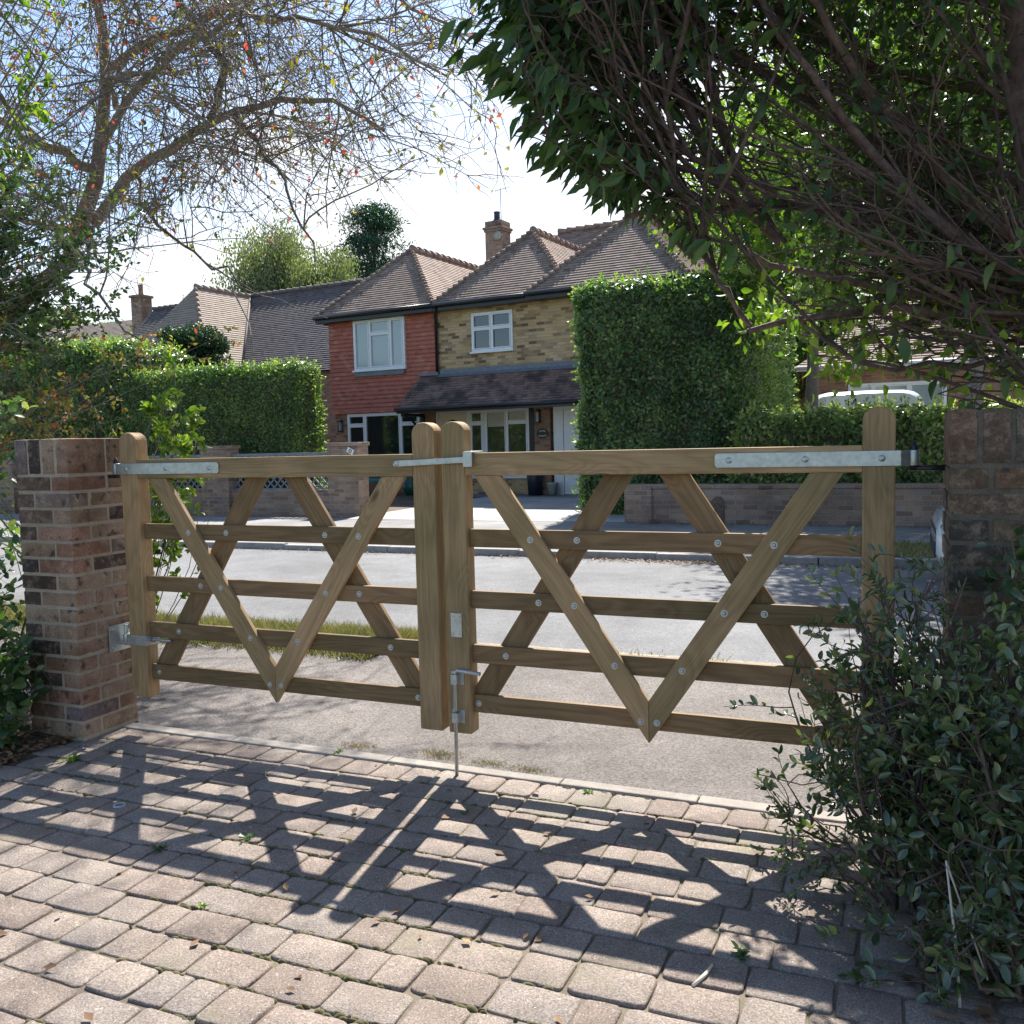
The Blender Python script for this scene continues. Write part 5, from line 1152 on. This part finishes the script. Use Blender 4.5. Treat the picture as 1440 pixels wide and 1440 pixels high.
# scattered large leaves near the eye under the crown
p, t, _, _ = sample(np.concatenate([c1, c2[:,:7].repeat(1,0)] if False else [c1]), 420, .3); leaves(cl, p, rdir(len(p))*.5+np.array([0,0,-1]), rdir(len(p)), rng.uniform(.06, .10, len(p)), .42, 'lance')
cl.build('foliage', M_['leafCanopy'], CT, loc=CT.location)
cl = Cloud(); p, t, _, _ = sample(LP[[4,6,7,15,16]] if len(LP) > 16 else LP, 900, .2); p = p+rdir(len(p))*rng.uniform(.03, .28, (len(p),1)); k = okc(p); p = p[k]
leaves(cl, p, rdir(len(p))*.7+np.array([0,0,-.7]), rdir(len(p)), rng.uniform(.03, .055, len(p)), .6, 'lance')
n = 420; cc = np.array([(1.35,.7,1.78),(1.62,.8,1.66),(1.75,.7,1.80),(1.50,.9,1.72),(1.15,.6,1.80),(1.95,.9,1.72),(2.1,.8,1.6),(1.45,.8,1.60)])[rng.integers(0,8,n)]; p = cc+rng.normal(0,.055,(n,3)); leaves(cl, p, rdir(n)*.7+np.array([0,0,-.7]), rdir(n), rng.uniform(.03, .06, n), .6, 'lance')
cl.build('lime_shoots', M_['leafLime'], CT, loc=CT.location)

# ------------------------------------------------------------------ small ground cover
def blades(name, label, P, h, w_, m):
    n = len(P); D = norm(np.array([0,0,1])+rng.normal(0, .38, (n,3))); Ln = h*rng.uniform(.4, 1.3, (n,1)); sd = norm(np.cross(D, rdir(n)))*w_; bend = rng.normal(0, .25, (n,3))*np.array([1,1,0])*Ln
    V = np.stack([P-sd, P+sd, P+D*Ln*.55+bend*.3+sd*.7, P+D*Ln*.55+bend*.3-sd*.7, P+D*Ln+bend], 1).reshape(-1,3); b = (np.arange(n)*5)[:,None]
    o = npmesh(name, V, [np.array([[0,1,2,3]])+b, np.array([[3,2,4]])+b], m, rnd=np.repeat(rng.random(n), 5)); return tag(o, label, None, None, 'stuff')
sheet('verge', -14, -1.5, 1.60, 2.42, .0, M_['field'], nx=240, ny=14, fn=lambda X, Y: np.where(Y < 2.0, -.004, -.004-.05*(Y-2)/.42)+.008-.03*np.clip(np.sin(X*6.1)*.5+np.sin(X*15.3+2)*.4+np.abs(Y-2.0)/.22-.75, 0, 1)-.03*np.clip((X+2.2)/.7, 0, 1)*np.clip(1+np.sin(X*11), 0, 1))
n = 90000; X = -1.35-rng.random(n)**1.6*11; Y = 1.52+rng.beta(2, 2, n)*.98; k = np.sin(X*5.1)*np.sin(Y*9+X)*.5+rng.random(n) > .25
P = np.stack([X, Y, np.where(Y < 2, -.004, -.004-.05*(Y-2)/.42)], 1)[k]; blades('verge_grass', 'strip of rough grass along the near edge of the road, left', P, .095, .0026, M_['grass'])
n = 9000; X = rng.uniform(-1.4, 9, n); Y = rng.normal(2.12, .10, n).clip(1.9, 2.4); k = (np.sin(X*4.3)+np.sin(X*9.7+1)*.6+rng.normal(0,.35,n) > .75); P = np.stack([X, Y, np.full(n, -.02)], 1)[k]; blades('edge_grass', 'sparse dry grass tufts along the gritty road edge', P, .035, .002, M_['grass'])
n = 26000; P = np.stack([rng.uniform(1.5, 9, n), rng.uniform(7.1, 8.6, n), np.full(n, .004)], 1); blades('far_verge_grass', 'short green grass beside the parked white car', P, .06, .004, M_['grass'])
n = 1500; c = np.array([(-.11,.16), (.12,.15), (-.52,.16), (.30,.14), (-.13,.2)])[rng.integers(0, 5, n)]; P = np.stack([c[:,0]+rng.normal(0,.05,n), c[:,1]+rng.normal(0,.02,n), np.full(n, -.004)], 1); blades('threshold_grass', 'dry grass wisps along the concrete edging under the gate', P, .014, .0010, M_['dryblade'])
def weed(x, y, label, s=1.0, m='leafLime', n=26):
    cl = Cloud(); a = rng.random(n)*2*PI; D = np.stack([np.cos(a), np.sin(a), rng.uniform(.15, .9, n)], 1)
    leaves(cl, np.array([x, y, .0])+rng.normal(0, .010*s, (n,3))*np.array([1,1,0])+np.array([0,0,.002]), D, np.array([0,0,1.])+rdir(n)*.3, rng.uniform(.012, .034, n)*s, .42, 'oval')
    return tag(cl.build('weed', M_[m], None, loc=(x, y, 0)), label, 'weed', 'weeds in the paving joints')
for a in [(-1.58,-.42,'leafy weed at the left edge of the paving, beside the pillar foot',1.3), (-.58,-.95,'flat dark-leaved weed inside the left gate shadow',1.0,'leafHolly',16), (-.18,-1.2,'tiny tuft weed in the sunlit lower left paving',.55), (-.55,.05,'tiny weed at the back row of blocks, left',.7), (-.36,-.79,'weed in the middle of the left gate shadow',.9,'leafHolly',14), (.60,-.02,'tiny pale weed on the edging, right of the drop bolt',.6), (1.30,-.92,'green weed in the shaded paving near the right shrub',1.1,'leafHolly',18), (.25,-.35,'small dark weed in the right gate shadow',.7,'leafHolly',12)]:
    weed(*a)
# moss cushions in the joints
V = Cloud(); n = 7000; cx = rng.uniform(-1.75, 1.9, n); cyy = rng.uniform(-2.2, .0, n)
row = np.round((.018-.15-cyy)/.135); yy = .018-.15-row*.135; on = rng.random(n) < .6; cyy = np.where(on, yy+rng.normal(0,.004,n), cyy)
k = (np.sin(cx*3+1)+np.sin(cyy*4.3+cx*2)+rng.normal(0,.6,n) > .6) & on
cx, cyy = cx[k], cyy[k]; n = len(cx); a = np.arange(8)*2*PI/8; rr = rng.uniform(.004, .019, n); hh = rng.uniform(.001, .0035, n)
ring = np.stack([cx[:,None]+np.cos(a)*rr[:,None]*rng.uniform(.7,1.6,(n,8)), cyy[:,None]+np.sin(a)*rr[:,None]*.45, np.full((n,8), -.006)], -1); ring2 = ring*1.0; ring2[...,0] = cx[:,None]+(ring[...,0]-cx[:,None])*.6; ring2[...,1] = cyy[:,None]+(ring[...,1]-cyy[:,None])*.6; ring2[...,2] = hh[:,None]*.8-.001
top = np.stack([cx, cyy, hh], 1)[:,None]; VV = np.concatenate([ring, ring2, top], 1).reshape(-1,3); b = (np.arange(n)*17)[:,None,None]; i = np.arange(8); j = (i+1) % 8
F4 = (np.stack([i, j, j+8, i+8], 1)[None]+b).reshape(-1,4); F3 = (np.stack([i+8, j+8, np.full(8,16)], 1)[None]+b).reshape(-1,3)
tag(npmesh('moss', VV, [F4, F3], M_['moss'], smooth=True), 'olive moss growing in the paving joints', None, None, 'stuff')
# dry leaves: against the far kerb, round the pillar foot, a few on the paving
cl = Cloud()
def scat(n, f):
    P = f(n); leaves(cl, P, rdir(n)*np.array([1,1,.25]), np.array([0,0,1.])+rdir(n)*.35, rng.uniform(.02, .05, n), .6, 'quad')
scat(1500, lambda n: np.stack([np.where(rng.random(n) < .7, rng.normal(-.2, 1.6, n), rng.uniform(-10, 8, n)), 6.88-np.abs(rng.normal(0, .10, n)), np.full(n, -.05)], 1))
scat(1100, lambda n: np.stack([rng.uniform(-2.2, 8, n), 10.75-np.abs(rng.normal(0, .13, n)), np.full(n, .012)], 1))
scat(900, lambda n: np.stack([-1.82-np.abs(rng.normal(0, .25, n)), rng.uniform(-1.2, -.2, n), np.full(n, .012)], 1))
scat(500, lambda n: np.stack([rng.uniform(1.7, 2.4, n), rng.uniform(-1.4, -.3, n), np.full(n, .012)], 1))
scat(46, lambda n: np.stack([rng.uniform(-1.6, 1.7, n), rng.uniform(-1.8, 0, n), np.full(n, .006)], 1))
tag(cl.build('fallen_leaves', M_['leafDry'], None), 'brown fallen leaves on soil, kerb and paving', None, None, 'stuff')
m = MB(); m.lathe([(.017,-.03),(.017,.004),(.023,.005),(.023,-.03)], (0,0,0), 20); o = tag(m.build('bolt_socket', M_['galv']), 'small round metal socket let into the paving, left', 'socket'); o.location = (-1.007, -.715, .001)
m = MB(); m.tube([(0,0,.006), (.02,.05,.009), (.028,.10,.007)], [.004,.005,.0035], 7); o = tag(m.build('pale_stick', M_['cream']), 'short pale stick on the paving at lower right', 'stick'); o.location = (1.215, -1.09, 0)
m = MB(); m.tube([(1.80,-.95,0), (1.79,-.93,.15), (1.77,-.90,.32)], [.004,.0035,.002], 6); m.tube([(1.77,-.90,.32), (1.80,-.86,.22), (1.86,-.9,.05)], .0025, 5); o = tag(m.build('dead_stem', M_['cream'], off=(1.8,-.95,0)), 'bent straw-coloured dead stem at the bottom right', 'stem')

# ------------------------------------------------------------------ camera, sun and sky
cam = bpy.data.cameras.new('camera'); co = bpy.data.objects.new('camera', cam); C.objects.link(co); scene.camera = co
F_, CX, CY, CZ, YAW, PIT, ROL = 1273.7054, 1.6506, -3.1691, 1.3172, 0.3998, 0.0762, -0.0238
cy, sy, cp, sp = math.cos(YAW), math.sin(YAW), math.cos(PIT), math.sin(PIT)
fw = Vector((-sy*cp, cy*cp, -sp)); rt = Vector((cy, sy, 0)); up = rt.cross(fw)
r_ = rt*math.cos(ROL)+up*math.sin(ROL); u_ = -rt*math.sin(ROL)+up*math.cos(ROL)
co.matrix_world = Matrix(((r_.x, u_.x, -fw.x, CX), (r_.y, u_.y, -fw.y, CY), (r_.z, u_.z, -fw.z, CZ), (0, 0, 0, 1)))
cam.sensor_width = 36; cam.lens = 36*F_/1440; cam.clip_end = 3000; cam.clip_start = .02
SD = Vector((-.125, .815, 1.0)).normalized()
sun = bpy.data.lights.new('sun', 'SUN'); sun.energy = 5.0; sun.angle = R(.53); sun.color = (1, .95, .87)
so = bpy.data.objects.new('sun', sun); C.objects.link(so); so.rotation_euler = SD.to_track_quat('Z', 'Y').to_euler(); so.location = (0, 0, 30)
w = bpy.data.worlds.new('World'); scene.world = w; w.use_nodes = True; nt = w.node_tree
bg = nt.nodes['Background']; sk = nt.nodes.new('ShaderNodeTexSky'); sk.sky_type = 'NISHITA'; sk.sun_disc = False
sk.sun_elevation = math.asin(SD.z); sk.sun_rotation = math.atan2(SD.x, SD.y); sk.air_density = 1.0; sk.dust_density = .7; sk.ozone_density = 2.2
tc = nt.nodes.new('ShaderNodeTexCoord')
mp = mapping(nt, tc.outputs['Generated'], (1.0, 1.0, 2.6), (.35, .2, 0))
n1 = noise(nt, mp, 1.7, 7, .6, .6)
sx = nt.nodes.new('ShaderNodeSeparateXYZ'); nt.links.new(tc.outputs['Generated'], sx.inputs[0])
low = math_(nt, 'SUBTRACT', math_(nt, 'ADD', math_(nt, 'MULTIPLY', sx.outputs[1], .36), math_(nt, 'ADD', math_(nt, 'MULTIPLY', sx.outputs[0], .28), .12)), math_(nt, 'MULTIPLY', sx.outputs[2], 1.0))      # cloud thickens toward the horizon
cl = ramp(nt, [(.40, (0,0,0)), (.66, (1,1,1))], math_(nt, 'ADD', n1, low)).outputs[0]
col = mixc(nt, cl, sk.outputs[0], (5.8, 5.9, 6.1))
nt.links.new(col, bg.inputs[0]); bg.inputs['Strength'].default_value = .10
scene.view_settings.view_transform = 'Standard'; scene.view_settings.look = 'None'
scene.view_settings.exposure = 1.2; scene.view_settings.gamma = 1; scene.view_settings.use_curve_mapping = False
scene.render.engine = 'CYCLES'; scene.render.resolution_x = 1024; scene.render.resolution_y = 1024
scene.cycles.max_bounces = 5; scene.cycles.diffuse_bounces = 3; scene.cycles.glossy_bounces = 2; scene.cycles.transmission_bounces = 3; scene.cycles.transparent_max_bounces = 8; scene.cycles.use_denoising = True
